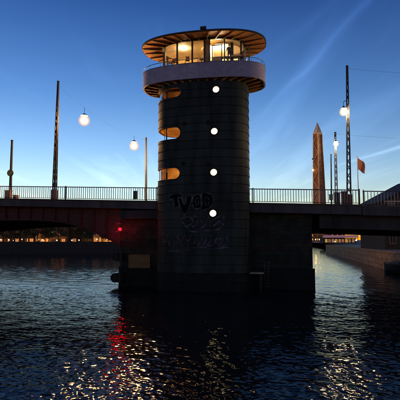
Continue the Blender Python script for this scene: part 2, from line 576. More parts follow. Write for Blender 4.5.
# pavement kerb strips and fascia panels, panel by panel
def fascia_run(x0, x1, step, dz0, dz1, y0=0.0, y1=0.3):
    n = max(1, round((x1 - x0) / step)); w = (x1 - x0) / n
    for i in range(n):
        a = x0 + i * w
        sheared(MB(), a + .012, a + w - .012, y0 + random.uniform(-.008, .008), y1, dz0, dz1).build('fascia_panel', 'fascia', bridge)
fascia_run(-40, -0.25, 3.3, -0.80, 0.0)
fascia_run(9.1, S_J, 3.0, -0.92, -0.02)
fascia_run(S_J + .04, 40, 3.3, -0.98, -0.12, -0.12, 0.3)
for (a, c, dz) in ((-40, -0.25, 0), (9.1, S_J, -.02), (S_J + .04, 40, -.12)):
    sheared(MB(), a, c, -0.10, 0.45, dz - .004, dz + .10).build('edge_beam', 'rail_paint', bridge)
sheared(MB(), S_L, -0.3, 0.31, 3.6, -0.118, -0.01).build('pavement', 'concrete', bridge)
sheared(MB(), 9.15, S_J, 0.31, 3.6, -0.118, -0.03).build('pavement', 'concrete', bridge)
sheared(MB(), S_J + .05, S_R, 0.31, 3.6, -0.178, -0.13).build('pavement', 'concrete', bridge)
# bascule leaf: arched plate girders, deepening towards the pier
ARCH = [BR.hit(x, y, 1.0) for x, y in ((-200, 240), (-120, 229), (-60, 223), (0, 220.5), (35, 220.5), (55, 221.5), (70, 224), (84, 228), (97, 233), (108, 238.5), (117, 243.5), (121, 246.5))]
def arch_z(s):
    p = ARCH
    if s <= p[0][0]: return p[0][1]
    for a, c in zip(p, p[1:]):
        if a[0] <= s <= c[0]:
            return a[1] + (c[1] - a[1]) * (s - a[0]) / (c[0] - a[0])
    return p[-1][1]
SX = list(np.linspace(-60, ARCH[-1][0], 46))
for k, n0 in enumerate((1.0, 6.6, 12.2, 17.8, 23.2)):
    web = MB()
    poly = [(s, deck_z(s) - 0.75) for s in SX] + [(s, arch_z(s) + 0.10) for s in reversed(SX)]
    rings = [[(p[0], n0 - .03, p[1]) for p in poly], [(p[0], n0 + .03, p[1]) for p in poly]]
    # web as quads
    for i in range(len(SX) - 1):
        a, c = SX[i], SX[i + 1]
        q = len(web.v)
        for y in (n0 - .03, n0 + .03):
            web.v += [(a, y, deck_z(a) - .75), (c, y, deck_z(c) - .75), (c, y, arch_z(c) + .1), (a, y, arch_z(a) + .1)]
        web.face([q, q + 1, q + 2, q + 3]); web.face([q + 4, q + 7, q + 6, q + 5])
    g = web.build('girder', 'red_steel', bridge)
    fl = MB()
    rr = []
    for s in SX:
        z = arch_z(s)
        rr.append([(s, n0 - .35, z), (s, n0 + .35, z), (s, n0 + .35, z + .12), (s, n0 - .35, z + .12)])
    fl.loft(rr, smooth=False).build('flange', 'red_steel', g)
    if k == 0:
        for s in np.arange(-40, ARCH[-1][0], 1.6):
            MB().box(s - .03, s + .03, n0 - .25, n0 - .03, arch_z(s) + .12, deck_z(s) - .75).build('stiffener', 'red_steel', g)
        up_ = MB()
        rr = []
        for s in SX:
            z = deck_z(s) - 1.35 - 0.35 * max(0, (s + 9) / 6)
            z = max(z, arch_z(s) + .5)
            rr.append([(s, n0 - .2, z), (s, n0 - .035, z), (s, n0 - .035, z + .1), (s, n0 - .2, z + .1)])
        up_.loft(rr, smooth=False).build('chord', 'red_steel', g)
for s in np.arange(-38, -5.5, 4.0):
    z = deck_z(s) - 0.78
    MB().box(s - .12, s + .12, 1.05, 23.15, max(z - 0.7, arch_z(s) + .2), z).build('cross_beam', 'red_steel', bridge)
# approach span girders
for n0 in (0.9, 5.4, 10.0, 14.6, 19.2, 23.4):
    sheared(MB(), 16.6, S_R, n0 - .25, n0 + .25, -2.55 if n0 > 1 else -2.35, -0.78).build('girder', 'concrete', bridge)
for s in (21.0, 27.0, 33.0, 39.0):
    z = deck_z(s)
    MB().box(s - .2, s + .2, 1.2, 23.1, z - 1.9, z - .8).build('cross_beam', 'concrete', bridge)

# railings ------------------------------------------------------------
def railing(label, s0, s1, dz, y, pitch, posts, h=1.46):
    t = thing('railing', label, 'railing', BR.world((s0 + s1) / 2, y, deck_z((s0 + s1) / 2) + dz), YAW)
    sm = (s0 + s1) / 2
    def zz(s): return (deck_z(s) - deck_z(sm))
    ang = math.atan(0.034)
    def rail(name, za, hh, w, m):
        b = MB()
        b.bar((s0 - sm, 0, zz(s0) + za), (s1 - sm, 0, zz(s1) + za), w, hh)
        return bevel(b.build(name, m, t), .01)
    rail('top_rail', h - .04, .085, .13, 'rail_paint')
    rail('bottom_rail', .12, .06, .06, 'rail_paint')
    me = MB().box(-.028, .028, -.022, .022, .14, h - .08).mesh('baluster', 'baluster_paint')
    n = int((s1 - s0) / pitch)
    for i in range(n):
        s = s0 + (i + .5) * (s1 - s0) / n
        o = link('baluster', me, t, (s - sm, random.uniform(-.004, .004), zz(s)))
        o.rotation_euler = (0, random.uniform(-.012, .012), random.uniform(-.2, .2))
    mp_ = MB().box(-.05, .05, -.06, .06, 0, h + .08).mesh('post', 'rail_paint')
    for s in posts:
        link('post', mp_, t, (s - sm, .005, zz(s)))
    return t
def sx_of(px): return BR.hit(px, 195, 0.15)[0]
railing('long baluster railing of the bridge left of the tower', sx_of(-28), -0.15, .10, 0.15, .255,
        [sx_of(x) for x in (-20, 65.5, 157)])
railing('baluster railing of the bridge between the tower and the stepped joint', 9.2, S_J - .1, .10, 0.15, .26,
        [sx_of(253), S_J - .15])
railing('lower baluster railing right of the stepped joint, at the photo edge', S_J + .15, S_J + 7.5, -.02, 0.0, .30,
        [S_J + .2])
# small dark plate on the left railing
s_, z_ = BR.hit(135.3, 195, .02)
o = MB().box(-.24, .24, -.03, .03, -.46, .46).build('notice_plate', 'rail_paint', None, BR.world(s_, .0, z_))
o.rotation_euler = (0, 0, YAW); bevel(o, .03)
tag(o, 'dark upright plate fixed on the railing left of the tower', 'sign')

# ------------------------------------------------------------------ pier
PS0, PS1 = BR.hit(120.5, 240, 0.9)[0], BR.hit(312.3, 240, 0.9)[0]
pier = thing('bridge_pier', 'massive dark boarded bridge pier standing in the water behind the tower', 'pier', BR.o, YAW)
MB().box(PS0 + .12, PS1 - .12, 1.05, WID - .4, -1.0, 8.05).build('core', 'concrete', pier)
MB().box(PS0 - .1, PS1 + .18, 0.78, 1.4, -1.0, 2.1).build('footing', 'tidal_slime', pier)
# horizontal planks on the front, each its own piece
ph = 0.43
nrow = int((7.9 - 2.1) / ph)
cutL, cutR = -0.3, 9.3
for r in range(nrow):
    z0 = 2.12 + r * ph
    for (a, c) in ((PS0, cutL), (cutR, PS1)):
        mid = a + (c - a) * (0.35 + 0.3 * ((r * 7) % 5) / 5)
        for (p, q) in ((a, mid), (mid, c)):
            y = random.uniform(.9, .94)
            MB().box(p + .008, q - .008, y, 1.06, z0 + .02, min(z0 + ph, deck_z(c) - .85)).build('plank', 'timber_green' if random.random() < .5 else 'timber', pier)
    # left return side of the pier
    MB().box(PS0 - .0, PS0 + .13, 1.08, WID - .5, z0 + .02, z0 + ph).build('plank', 'timber', pier)
    MB().box(PS1 - .13, PS1, 1.08, WID - .5, z0 + .02, z0 + ph).build('plank', 'timber', pier)
MB().box(PS0 + .3, -0.2, -0.05, 1.0, 7.3, 8.2).build('bearing_block', 'concrete', pier)
# fenders on the left nose
def fender(px0, px1, py0, py1, lab):
    a, z1 = BR.hit(px0, py0, 0.6); c, z0 = BR.hit(px1, py1, 0.6)
    t = thing('fender', lab, 'fender', BR.world((a + c) / 2, .6, z0), YAW, 'rubber fenders on the pier nose')
    w = (c - a) / 2; hh = z1 - z0
    prof = []
    n = 10
    def loop(y):
        pts = []
        for i in range(n + 1):
            an = math.pi / 2 + math.pi * i / n
            pts.append((-w + hh / 2 + math.cos(an) * hh / 2, y, hh / 2 + math.sin(an) * hh / 2))
        pts += [(w, y, 0), (w, y, hh)]
        return pts
    MB().loft([loop(-.55), loop(2.5)], smooth=False).build('bumper', 'rubber', t)
    MB().box(-w * .3, -w * .3 + .1, -.6, -.55, -.1, hh + .1).build('strap', 'frame_dark', t)
    MB().box(w * .5, w * .5 + .1, -.6, -.55, -.1, hh + .1).build('strap', 'frame_dark', t)
fender(114.2, 124.5, 253, 260.5, 'upper of two rubber fenders on the left pier nose')
fender(112.4, 124, 273, 282, 'lower and wider of two rubber fenders on the left pier nose')
# yellow board
a, z1 = BR.hit(128.8, 254.5, .6); c, z0 = BR.hit(150, 268, .6)
t = thing('sign_board', 'dull yellow rectangular board low on the pier left of the tower', 'sign', BR.world((a + c) / 2, .55, z0), YAW)
w = (c - a) / 2; hh = z1 - z0
MB().box(-w, w, -.02, .02, 0, hh).build('panel', 'yellow_board', t)
for (x0, x1, q0, q1) in ((-w - .04, w + .04, -.05, 0), (-w - .04, w + .04, hh, hh + .05)):
    MB().box(x0, x1, -.05, .03, q0, q1).build('frame', 'timber', t)
for x in (-w * .7, w * .7):
    MB().box(x - .05, x + .05, .02, .42, hh * .3, hh * .4).build('bracket', 'frame_dark', t)
# ladder and landing stage on the right of the tower
a, z1 = BR.hit(266.5, 262, .5); _, z0 = BR.hit(266.5, 280, .5)
t = thing('ladder', 'short pale steel ladder on the pier right of the tower', 'ladder', BR.world(a, .5, 0), YAW)
for x in (-.22, .22):
    MB().tube([(x, 0, -.3), (x, 0, z1 - .1), (x, .15, z1 + .25), (x, .35, z1 + .25)], .03, 6).build('stile', 'steel', t)
for z in np.arange(0.0, z1, .3):
    MB().tube([(-.22, 0, z), (.22, 0, z)], .02, 6).build('rung', 'steel', t)
a, z1 = BR.hit(247, 272, .3); c, _ = BR.hit(264, 272, .3)
t = thing('landing_ledge', 'narrow timber ledge at the water beside the ladder', 'ledge', BR.world(a, 0, 0), YAW)
for i in range(3):
    MB().box(0, c - a, -.5 + i * .42, -.12 + i * .42, z1 - .12, z1).build('plank', 'pylon_trim', t)
for x in (.3, c - a - .3):
    MB().box(x - .1, x + .1, -.4, .6, -.8, z1 - .14).build('post', 'timber', t)
# red signal lamp on its bracket
a, zz_ = BR.hit(120, 229.3, -.6)
t = thing('signal_lamp', 'glowing red signal lamp on a bracket under the bridge edge', 'signal lamp', BR.world(a, -.6, zz_), YAW)
MB().lathe([(.04, -.16), (.15, -.10), (.18, 0), (.15, .10), (.04, .16)], 16).build('lens', 'red_light', t)
MB().lathe([(.02, .17), (.20, .17), (.22, .20), (.08, .34), (.03, .36)], 14).build('hood', 'frame_dark', t)
MB().lathe([(.15, -.24), (.16, -.17), (.04, -.165)], 14).build('base', 'frame_dark', t)
MB().tube([(0, 0, -.24), (0, .1, -.34), (.3, 1.5, -.3)], .04, 8).build('bracket', 'steel', t)
MB().tube([(0, 0, -.30), (-.9, .1, -.22), (-1.6, .4, .15)], .03, 8).build('arm', 'steel', t)
# two more thin struts above the lamp
for (p0, p1, lab) in (((116, 224, .2), (126, 223, .9), 'thin bare strut just above the red signal lamp'), ((118, 214.5, .2), (131, 211, .9), 'thin bare strut high under the deck above the red signal lamp')):
    A = BR.hit(*p0); B = BR.hit(*p1)
    q0 = BR.world(A[0], p0[2], A[1]); q1 = BR.world(B[0], p1[2] + .3, B[1])
    o = MB().tube([(0, 0, 0), tuple((q1 - q0) * .6 + Vector((0, 0, .05))), tuple(q1 - q0)], .035, 8).build('strut', 'steel', None, q0)
    tag(o, lab, 'strut')

# ------------------------------------------------------------------ control tower
TO = TW.o
tower = thing('control_tower', 'tall oval bridge control tower with portholes, gallery and lit glazed top', 'tower', TO, YAW)
NE = 2.8
def sup(a, b, th, n=NE):
    c, s = math.cos(th), math.sin(th)
    return (a * math.copysign(abs(c) ** (2 / n), c), b * math.copysign(abs(s) ** (2 / n), s))
def oval(a, b, N=96, n=NE):
    """evenly spaced points along the oval"""
    P = [sup(a, b, 2 * math.pi * i / 2000, n) for i in range(2000)]
    L = [0]
    for i in range(2000):
        p, q = P[i], P[(i + 1) % 2000]
        L.append(L[-1] + math.hypot(q[0] - p[0], q[1] - p[1]))
    out = []; j = 0
    for k in range(N):
        t = L[-1] * k / N
        while L[j + 1] < t: j += 1
        f = (t - L[j]) / max(1e-9, L[j + 1] - L[j])
        p, q = P[j], P[(j + 1) % 2000]
        out.append((p[0] + (q[0] - p[0]) * f, p[1] + (q[1] - p[1]) * f))
    return out
def offs(pts, d):
    n = len(pts); out = []
    for i in range(n):
        a, b = Vector(pts[i - 1]), Vector(pts[(i + 1) % n])
        t = (b - a).normalized()
        out.append((pts[i][0] + t.y * d, pts[i][1] - t.x * d))
    return out
BA, BB = 4.82, 2.65
body = oval(BA, BB, 112)
body_in = offs(body, -0.28)
CHT = 0.885
Z_TOP = 21.35
def front_n(s, a=BA, b=BB):
    return -b * max(0, 1 - abs(s / a) ** NE) ** (1 / NE)
def onfront(px, py, extra=0.0):
    n = -BB
    for _ in range(6):
        s, z = TW.hit(px, py, n)
        n = front_n(max(-BA * .999, min(BA * .999, s)))
    return s, n - extra, z
# cutters
cutters = []
def cutter(poly, y0, y1):
    me = MB().prism(poly, y0, y1).mesh('cut', 'cladding_inside')
    o = link('cut', me)
    zs = [p[1] for p in poly]
    cutters.append((o, min(zs), max(zs)))
def stadium(s_r, zc, h, s_l=-8.0, n=12):
    p = [(s_l, zc - h)]
    for i in range(n + 1):
        a = -math.pi / 2 + math.pi * i / n
        p.append((s_r - h + math.cos(a) * h, zc + math.sin(a) * h))
    p.append((s_l, zc + h))
    return p
def disc(s, zc, r, n=20):
    return [(s + r * math.cos(2 * math.pi * i / n), zc + r * math.sin(2 * math.pi * i / n)) for i in range(n)]
WINS = []
for (pr, pt, pb, back) in ((181, 88, 98, 0.4), (180.7, 127.3, 139.5, 6.0), (180, 167.8, 179.5, 0.4)):
    s_r, n_, zt_ = onfront(pr, (pt + pb) / 2)
    _, _, za = onfront(172, pt); _, _, zb = onfront(172, pb)
    WINS.append((s_r, (za + zb) / 2, (za - zb) / 2, back))
    cutter(stadium(s_r, (za + zb) / 2, (za - zb) / 2), -6, back)
PORTS = []
for (px, py) in ((216, 89.5), (214.3, 131.3), (213.7, 172.3), (213, 213.3)):
    s, n_, z = onfront(px, py)
    PORTS.append((s, n_, z))
    cutter(disc(s, z, .325), -6, -1.0)
# cladding courses
z = -0.9; dg = None
course_z = []
while z < Z_TOP - .05:
    z2 = min(z + CHT, Z_TOP)
    lo = offs(body, .045); mid_ = offs(body, .035); hi = offs(body, .0)
    def ring(p, zz): return [(q[0], q[1], zz) for q in p]
    b = MB()
    rings = [ring(body_in, z + .004), ring(lo, z + .004), ring(lo, z + .05), ring(mid_, z + .07), ring(hi, z2 - .025), ring(body_in, z2 - .004)]
    n = len(body); k0 = 0
    for r_ in rings: b.v += r_
    for k in range(6):
        k2 = (k + 1) % 6
        b.mi = 1 if k == 5 else 0
        for i in range(n):
            j = (i + 1) % n
            b.face([k * n + i, k * n + j, k2 * n + j, k2 * n + i], k in (5,))
    o = b.build('cladding_course', ['cladding' if z > 1.6 else 'tidal_slime', 'cladding_inside'], tower)
    hits = [c for c in cutters if c[1] < z2 and c[2] > z]
    if hits:
        for c in hits:
            m = o.modifiers.new('cut', 'BOOLEAN'); m.operation = 'DIFFERENCE'; m.solver = 'EXACT'; m.object = c[0]
        sv = o.matrix_parent_inverse.copy()
        o.parent = None
        bpy.context.view_layer.update()
        dg = bpy.context.evaluated_depsgraph_get()
        me = bpy.data.meshes.new_from_object(o.evaluated_get(dg))
        o.modifiers.clear(); o.data = me; me.name = 'cladding_course'
        o.parent = tower
    course_z.append((z, z2))
    z = z2
for c in cutters:
    bpy.data.objects.remove(c[0], do_unlink=True)
# floors inside, one under each landing
for zf in (PORTS[3][2] - 2.0, WINS[2][1] - 1.1, WINS[1][1] - 1.1, WINS[0][1] - 1.0):
    p = offs(body_in, -.02)
    MB().loft([[(q[0], q[1], zf) for q in p], [(q[0], q[1], zf + .2) for q in p]], smooth=False).build('landing_floor', 'cladding_inside', tower)
# landing windows
for wi, (s_r, zc, h, back) in enumerate(WINS):
    fr = MB()
    # rim that follows the opening on the oval face
    edge = []
    N = 14
    for i in range(N + 1):
        a = -math.pi / 2 + math.pi * i / N
        edge.append((s_r - h + math.cos(a) * h, zc + math.sin(a) * h))
    left = [-BA * .97 + (s_r - h + BA * .97) * k / 8 for k in range(8)]
    path = [(s, zc - h) for s in left] + edge + [(s, zc + h) for s in reversed(left)]
    pts = [(s, front_n(s) - .03, z) for s, z in path]
    fr.tube(pts, .05, 6)
    w = fr.build('window_frame', 'frame_dark', tower)
    # glass: a strip of the oval itself, open landing in the middle one
    gl = offs(body, -.1)
    gp = [q for q in gl if q[0] < s_r - .05 and (q[1] < back if back < 3 else True)]
    gp.sort(key=lambda q: math.atan2(q[1], q[0] + 0.0) % (2 * math.pi))
    g = MB()
    if back < 3:
        for i in range(len(gp) - 1):
            k = len(g.v)
            hh = h
            g.v += [(gp[i][0], gp[i][1], zc - hh), (gp[i + 1][0], gp[i + 1][1], zc - hh), (gp[i + 1][0], gp[i + 1][1], zc + hh), (gp[i][0], gp[i][1], zc + hh)]
            g.face([k, k + 1, k + 2, k + 3], True)
        g.build('pane', 'landing_glass', w)
    for (px, r_) in ((166.3, .07), (164.3, .03)) if wi else ((167, .03),):
        s, n_, _ = onfront(px, 133)
        MB().tube([(s, n_ + .12, zc - h), (s, n_ + .12, zc + h)], r_, 8).build('mullion', 'frame_dark', w)
    # inner back wall of the landing (amber plaster) and its ceiling lamp
    if back < 3:
        MB().box(-4.2, 1.5, .9, 1.0, zc - 1.0, zc + 1.3).build('partition', 'amber_wall', tower)
    else:
        MB().box(s_r + .45, s_r + .55, -2.4, 2.4, zc - 1.0, zc + 1.3).build('partition', 'amber_wall', tower)
    MB().loft([[(q[0] * .99, q[1] * .99, zc + 1.3) for q in body_in], [(q[0] * .99, q[1] * .99, zc + 1.4) for q in body_in]], smooth=False).build('landing_ceiling', 'ceiling', tower) if wi else None
    lt = thing('ceiling_lamp', 'amber ceiling lamp inside the %s oblong window at the tower\'s left' % ('upper', 'middle', 'lower')[wi], 'lamp',
               TW.world(-2.6 if wi else -1.2, -.6 if wi else .2, zc + (1.24 if wi else 1.1)), YAW)
    MB().lathe([(.05, -.10), (.16, -.08), (.20, -.02), (.20, 0)], 14).build('diffuser', 'landing_lamp', lt)
    MB().lathe([(.22, 0.0), (.22, .03), (.1, .06)], 14).build('mount', 'frame_dark', lt)
# portholes
for (s, n_, z) in PORTS:
    b = MB()
    q = []
    for rr, yy in ((.325, -.02), (.325, -.075), (.385, -.075), (.385, -.0), ):
        q.append([(s + rr * math.cos(2 * math.pi * i / 24), n_ + yy, z + rr * math.sin(2 * math.pi * i / 24)) for i in range(24)])
    b.loft(q, closed=True)
    f_ = b.build('porthole', 'frame_dark', tower)
    b = MB()
    b.loft([[(s + .32 * math.cos(2 * math.pi * i / 24), n_ + yy, z + .32 * math.sin(2 * math.pi * i / 24)) for i in range(24)] for yy in (.05, .10)], smooth=False)
    b.build('pane', 'porthole_light', f_)
    if z > 18:
        MB().bar((s - .2, n_ + .02, z - .24), (s + .2, n_ + .02, z + .24), .03).build('glazing_bar', 'frame_dark', f_)
# small round vents
for (px, py) in ((184.5, 123.5), (208.3, 122.5), (183.5, 163.5), (208.5, 164.5)):
    s, n_, z = onfront(px, py)
    b = MB()
    b.loft([[(s + rr * math.cos(2 * math.pi * i / 16), n_ + yy, z + rr * math.sin(2 * math.pi * i / 16)) for i in range(16)] for rr, yy in ((.22, .0), (.22, -.10), (.16, -.13), (.1, -.06))])
    b.build('vent', 'rubber', tower)

# graffiti, sprayed strokes as thin paint ribbons lying on the cladding
def smooth(pts, closed=None):
    """rounded spray line through the points"""
    if len(pts) < 3: return pts
    cl_ = pts[0] == pts[-1]
    q = pts[:-1] if cl_ else pts
    n = len(q); out = []
    for i in range(n if cl_ else n - 1):
        p0, p1, p2, p3 = (q[(i + k) % n] if cl_ else q[max(0, min(n - 1, i + k))] for k in (-1, 0, 1, 2))
        for k in range(5):
            t = k / 5
            out.append(tuple(.5 * (2 * b_ + (c_ - a_) * t + (2 * a_ - 5 * b_ + 4 * c_ - d_) * t * t + (3 * b_ - a_ - 3 * c_ + d_) * t ** 3) for a_, b_, c_, d_ in zip(p0, p1, p2, p3)))
    out.append(out[0] if cl_ else q[-1])
    return out
def ribbon(b, pts, w, extra=.052):
    pts = smooth(pts)
    P = []
    for (px, py) in pts:
        s, n_, z = onfront(px, py)
        P.append(Vector((s, n_ - extra, z)))
    Q = [P[0]]
    for a, c in zip(P, P[1:]):
        Q.append(c)
    for i in range(len(Q) - 1):
        d = (Q[i + 1] - Q[i])
        if d.length < 1e-5: continue
        d.normalize()
        sd = Vector((-d.z, 0, d.x)) * (w * (.62 + .45 * math.sin(i * .9 + w * 40)))
        e = d * (w * .25)
        k = len(b.v)
        b.v += [tuple(Q[i] - sd - e), tuple(Q[i + 1] - sd + e), tuple(Q[i + 1] + sd + e), tuple(Q[i] + sd - e)]
        b.face([k, k + 1, k + 2, k + 3])
    return b
def area(b, poly, extra=.046):
    """a filled patch, cut in vertical slivers that follow the wall"""
    xs = sorted(set([p[0] for p in poly]))
    x0, x1 = min(xs), max(xs)
    N = 14
    def span(x):
        ys = []
        for (a, c) in zip(poly, poly[1:] + poly[:1]):
            if (a[0] <= x < c[0]) or (c[0] <= x < a[0]):
                ys.append(a[1] + (c[1] - a[1]) * (x - a[0]) / (c[0] - a[0]))
        return (min(ys), max(ys)) if len(ys) >= 2 else None
    prev = None
    for i in range(N + 1):
        x = x0 + (x1 - x0) * (i + .001) / (N + .01)
        sp = span(x)
        if sp and prev:
            q = [onfront(prev[0], prev[1]), onfront(x, sp[0]), onfront(x, sp[1]), onfront(prev[0], prev[2])]
            k = len(b.v)
            b.v += [(p[0], p[1] - extra, p[2]) for p in q]
            b.face([k, k + 1, k + 2, k + 3])
        prev = (x, *sp) if sp else None
def shape(pts, cx, cy, k=1.0): return [(cx + x * k, cy + y * k) for x, y in pts]
T_ = [(170.5, 195.5), (180.5, 194), (181, 198), (178, 198.5), (178.5, 206), (174.5, 206.5), (174, 199), (171, 199.5)]
V_ = [(178.5, 198.5), (182, 198), (184.3, 205), (187, 197.5), (192, 197), (186.5, 212), (183, 212.5)]
O_ = [(193, 202), (194.5, 196), (198.5, 195), (201.5, 198), (201.5, 204), (199, 208), (195, 208), (193, 205)]
D_ = [(202, 194.5), (207.5, 193.5), (212, 196), (213, 201), (211, 206), (207, 208.5), (202.5, 209)]
g = MB()
for poly in (T_, V_, O_, D_):
    area(g, smooth(poly + poly[:1])[:-1])
gf = g.build('graffiti', 'spray_black', tower); gf['label'] = 'black bubble letters TVOD sprayed on the tower'
for poly in (T_, V_, O_, D_):
    g = MB()
    cx = sum(p[0] for p in poly) / len(poly); cy = sum(p[1] for p in poly) / len(poly)
    ribbon(g, [(cx + (x - cx) * 1.08, cy + (y - cy) * 1.06) for x, y in poly + poly[:1]], .07)
    g.build('graffiti_outline', 'spray_grey', gf)
g = MB()
ribbon(g, [(195.8, 199), (197, 198), (198.5, 199), (198.5, 204), (197, 205.3), (195.8, 204), (195.8, 199)], .05, .056)
g.build('graffiti_outline', 'spray_grey', gf); g = MB()
ribbon(g, [(205.5, 198), (208, 198), (209.3, 201), (208, 204.5), (205.5, 205), (205.5, 198)], .05, .056)
g.build('graffiti_outline', 'spray_grey', gf)
g = MB()
ribbon(g, [(176, 221), (183, 218), (190, 217), (193, 222), (188, 226), (184, 224), (181, 221)], .09)
ribbon(g, [(190, 220), (195, 216), (198, 219), (196, 226), (192, 226)], .08)
ribbon(g, [(199, 217), (202, 222), (201, 228), (206, 224), (209, 216), (210, 227)], .08)
ribbon(g, [(211, 222), (218, 217), (223, 216), (223.5, 219), (217, 223), (213, 226), (220, 223), (223.5, 225), (219, 229), (211, 230.5), (204, 231)], .08)
ribbon(g, [(180, 229), (186, 226), (190, 231), (200, 232)], .08)
g.build('graffiti', 'spray_violet', tower)['label'] = 'grey violet looping scrawl under the black letters'
g = MB()
P0 = [[(159, 249), (160.5, 242), (160, 235), (165, 233.5), (168, 237), (166, 241), (161, 242.5)], [(171, 238), (169, 243), (172, 248), (175, 243), (173, 237), (171, 238)],
      [(177, 248), (177.5, 236), (182, 247), (183, 235)], [(185, 236), (188, 241), (192, 234)], [(188, 241), (188, 249)], [(158, 250), (175, 251), (190, 250)]]
for st in P0: ribbon(g, st, .09)
g.build('graffiti', 'spray_pink', tower)['label'] = 'dull pink tag scrawled at the tower foot'
g = MB()
for st in ([(194, 243), (197, 236), (201, 235), (202, 240), (198, 245), (204, 244), (207, 237), (211, 236), (210, 242), (206, 245), (213, 245), (217, 238), (222, 236)],
           [(216, 243), (220, 239), (225, 238), (228, 241), (224, 246), (219, 246), (222, 241), (229, 236)], [(193, 248), (203, 247), (212, 249), (229, 247)]):
    ribbon(g, st, .08)
g.build('graffiti', 'spray_violet', tower)['label'] = 'faint violet scrawl low on the tower right of the pink tag'

# gallery -------------------------------------------------------------
GA, GB = 6.62, 3.05
gal = oval(GA, GB, 128)
ZG0, ZG1 = 21.32, 22.92
gi = offs(gal, -.14)
def ringz(p, z): return [(q[0], q[1], z) for q in p]
fl_ = MB()
bi = offs(body, -.1)
# floor slab
slab = oval(GA - .13, GB - .13, 128)
gallery = MB().loft([ringz(slab, 22.2), ringz(slab, 22.4)], smooth=False).build('gallery_floor', 'joist', tower)
# parapet, panel by panel
NP = 16
per = len(gal) // NP
for k in range(NP):
    idx = [(k * per + i) % len(gal) for i in range(per + 1)]
    b = MB()
    secs = []
    for m_, i in enumerate(idx):
        o_, q_ = Vector(gal[i]), Vector(gi[i])
        nx = Vector(gal[(idx[1] if m_ == 0 else idx[m_ - 1])]) - o_
        sh = nx.normalized() * (.006 if m_ in (0, per) else 0)
        secs.append([(o_.x + sh.x, o_.y + sh.y, ZG0), (o_.x + sh.x, o_.y + sh.y, ZG1), (q_.x + sh.x, q_.y + sh.y, ZG1), (q_.x + sh.x, q_.y + sh.y, ZG0)])
    b.loft(secs, smooth=False)
    for f in range(len(b.sm)): b.sm[f] = False
    b.build('parapet_panel', 'parapet', gallery)
cap = MB().loft([ringz(offs(gal, .04), ZG1 + .003), ringz(offs(gal, .04), ZG1 + .05), ringz(offs(gi, -.03), ZG1 + .05), ringz(offs(gi, -.03), ZG1 + .003)], closed=True, smooth=False)
cap.build('parapet_cap', 'parapet', gallery)
# boarded underside: radial boards and joists
NB = 64
outr = oval(GA - .15, GB - .15, NB); innr = oval(BA + .02, BB + .02, NB)
for k in range(NB):
    a0, a1 = Vector(outr[k]), Vector(outr[(k + 1) % NB]); c0, c1 = Vector(innr[k]), Vector(innr[(k + 1) % NB])
    g_ = .04
    a0, a1 = a0.lerp(a1, g_), a1.lerp(a0, g_); c0, c1 = c0.lerp(c1, g_), c1.lerp(c0, g_)
    zo, zi = 21.55, 21.30
    b = MB()
    b.loft([[(a0.x, a0.y, zo), (a1.x, a1.y, zo), (c1.x, c1.y, zi), (c0.x, c0.y, zi)], [(a0.x, a0.y, zo + .06), (a1.x, a1.y, zo + .06), (c1.x, c1.y, zi + .06), (c0.x, c0.y, zi + .06)]], smooth=False)
    b.build('soffit_board', 'wood', gallery)
NJ = 32
outr = oval(GA - .2, GB - .2, NJ); innr = oval(BA, BB, NJ)
for k in range(NJ):
    MB().bar((*outr[k], 21.44), (*innr[k], 21.15), .10, .26).build('joist', 'joist', gallery)
# handrail on the parapet
hr = oval(GA - .05, GB - .05, 96)
b = MB().tube([(q[0], q[1], 23.40) for q in hr + hr[:1]], .030, 6, False)
b.build('handrail', 'steel', gallery)
for k in range(0, 96, 4):
    MB().tube([(hr[k][0], hr[k][1], ZG1 + .05), (hr[k][0], hr[k][1], 23.38)], .022, 6).build('stanchion', 'steel', gallery)

# glazed room -----------------------------------------------------------
LA, LB = 4.50, 2.42
RF, RC = 23.30, 25.62
lan = oval(LA, LB, 96)
room = MB().loft([ringz(lan, 22.405), ringz(lan, RF), ], smooth=False).build('lookout_room', 'frame_dark', tower)
MB().loft([ringz(offs(lan, -.1), RC), ringz(offs(lan, -.1), RC + .1)], smooth=False).build('room_ceiling', 'ceiling', room)
b = MB()
b.loft([ringz(offs(lan, .05), RC - .02), ringz(offs(lan, .05), RC + .14), ringz(offs(lan, -.12), RC + .14), ringz(offs(lan, -.12), RC - .02)], closed=True, smooth=False)
b.build('head_beam', 'frame_dark', room)
# mullions where the photograph shows them on the front, evenly round the back
def on_lan(px):
    n = -LB
    for _ in range(6):
        s, z = TW.hit(px, 48, n)
        n = front_n(max(-LA * .999, min(LA * .999, s)), LA, LB)
    return s, n
mull = []
for px, w in ((165.2, .10), (177.3, .16), (192.3, .16), (204.5, .16), (209.5, .14), (224.4, .12), (241, .12), (245.3, .07), (249, .09)):
    s, n_ = on_lan(px); mull.append((s, n_, w))
back_pts = [q for q in oval(LA, LB, 22) if q[1] > .3]
for q in back_pts: mull.append((q[0], q[1], .10))
mull.append((LA, .0, .1)); mull.append((-LA, 0, .1))
mull.sort(key=lambda m: math.atan2(m[1], m[0]))
for s, n_, w in mull:
    a = math.atan2(n_ / LB ** 2, s / LA ** 2)
    M = Matrix.Translation((s, n_, 0)) @ Matrix.Rotation(a, 4, 'Z')
    MB().box(-.07, .06, -w / 2, w / 2, RF, RC, M).build('mullion', 'frame_dark', room)
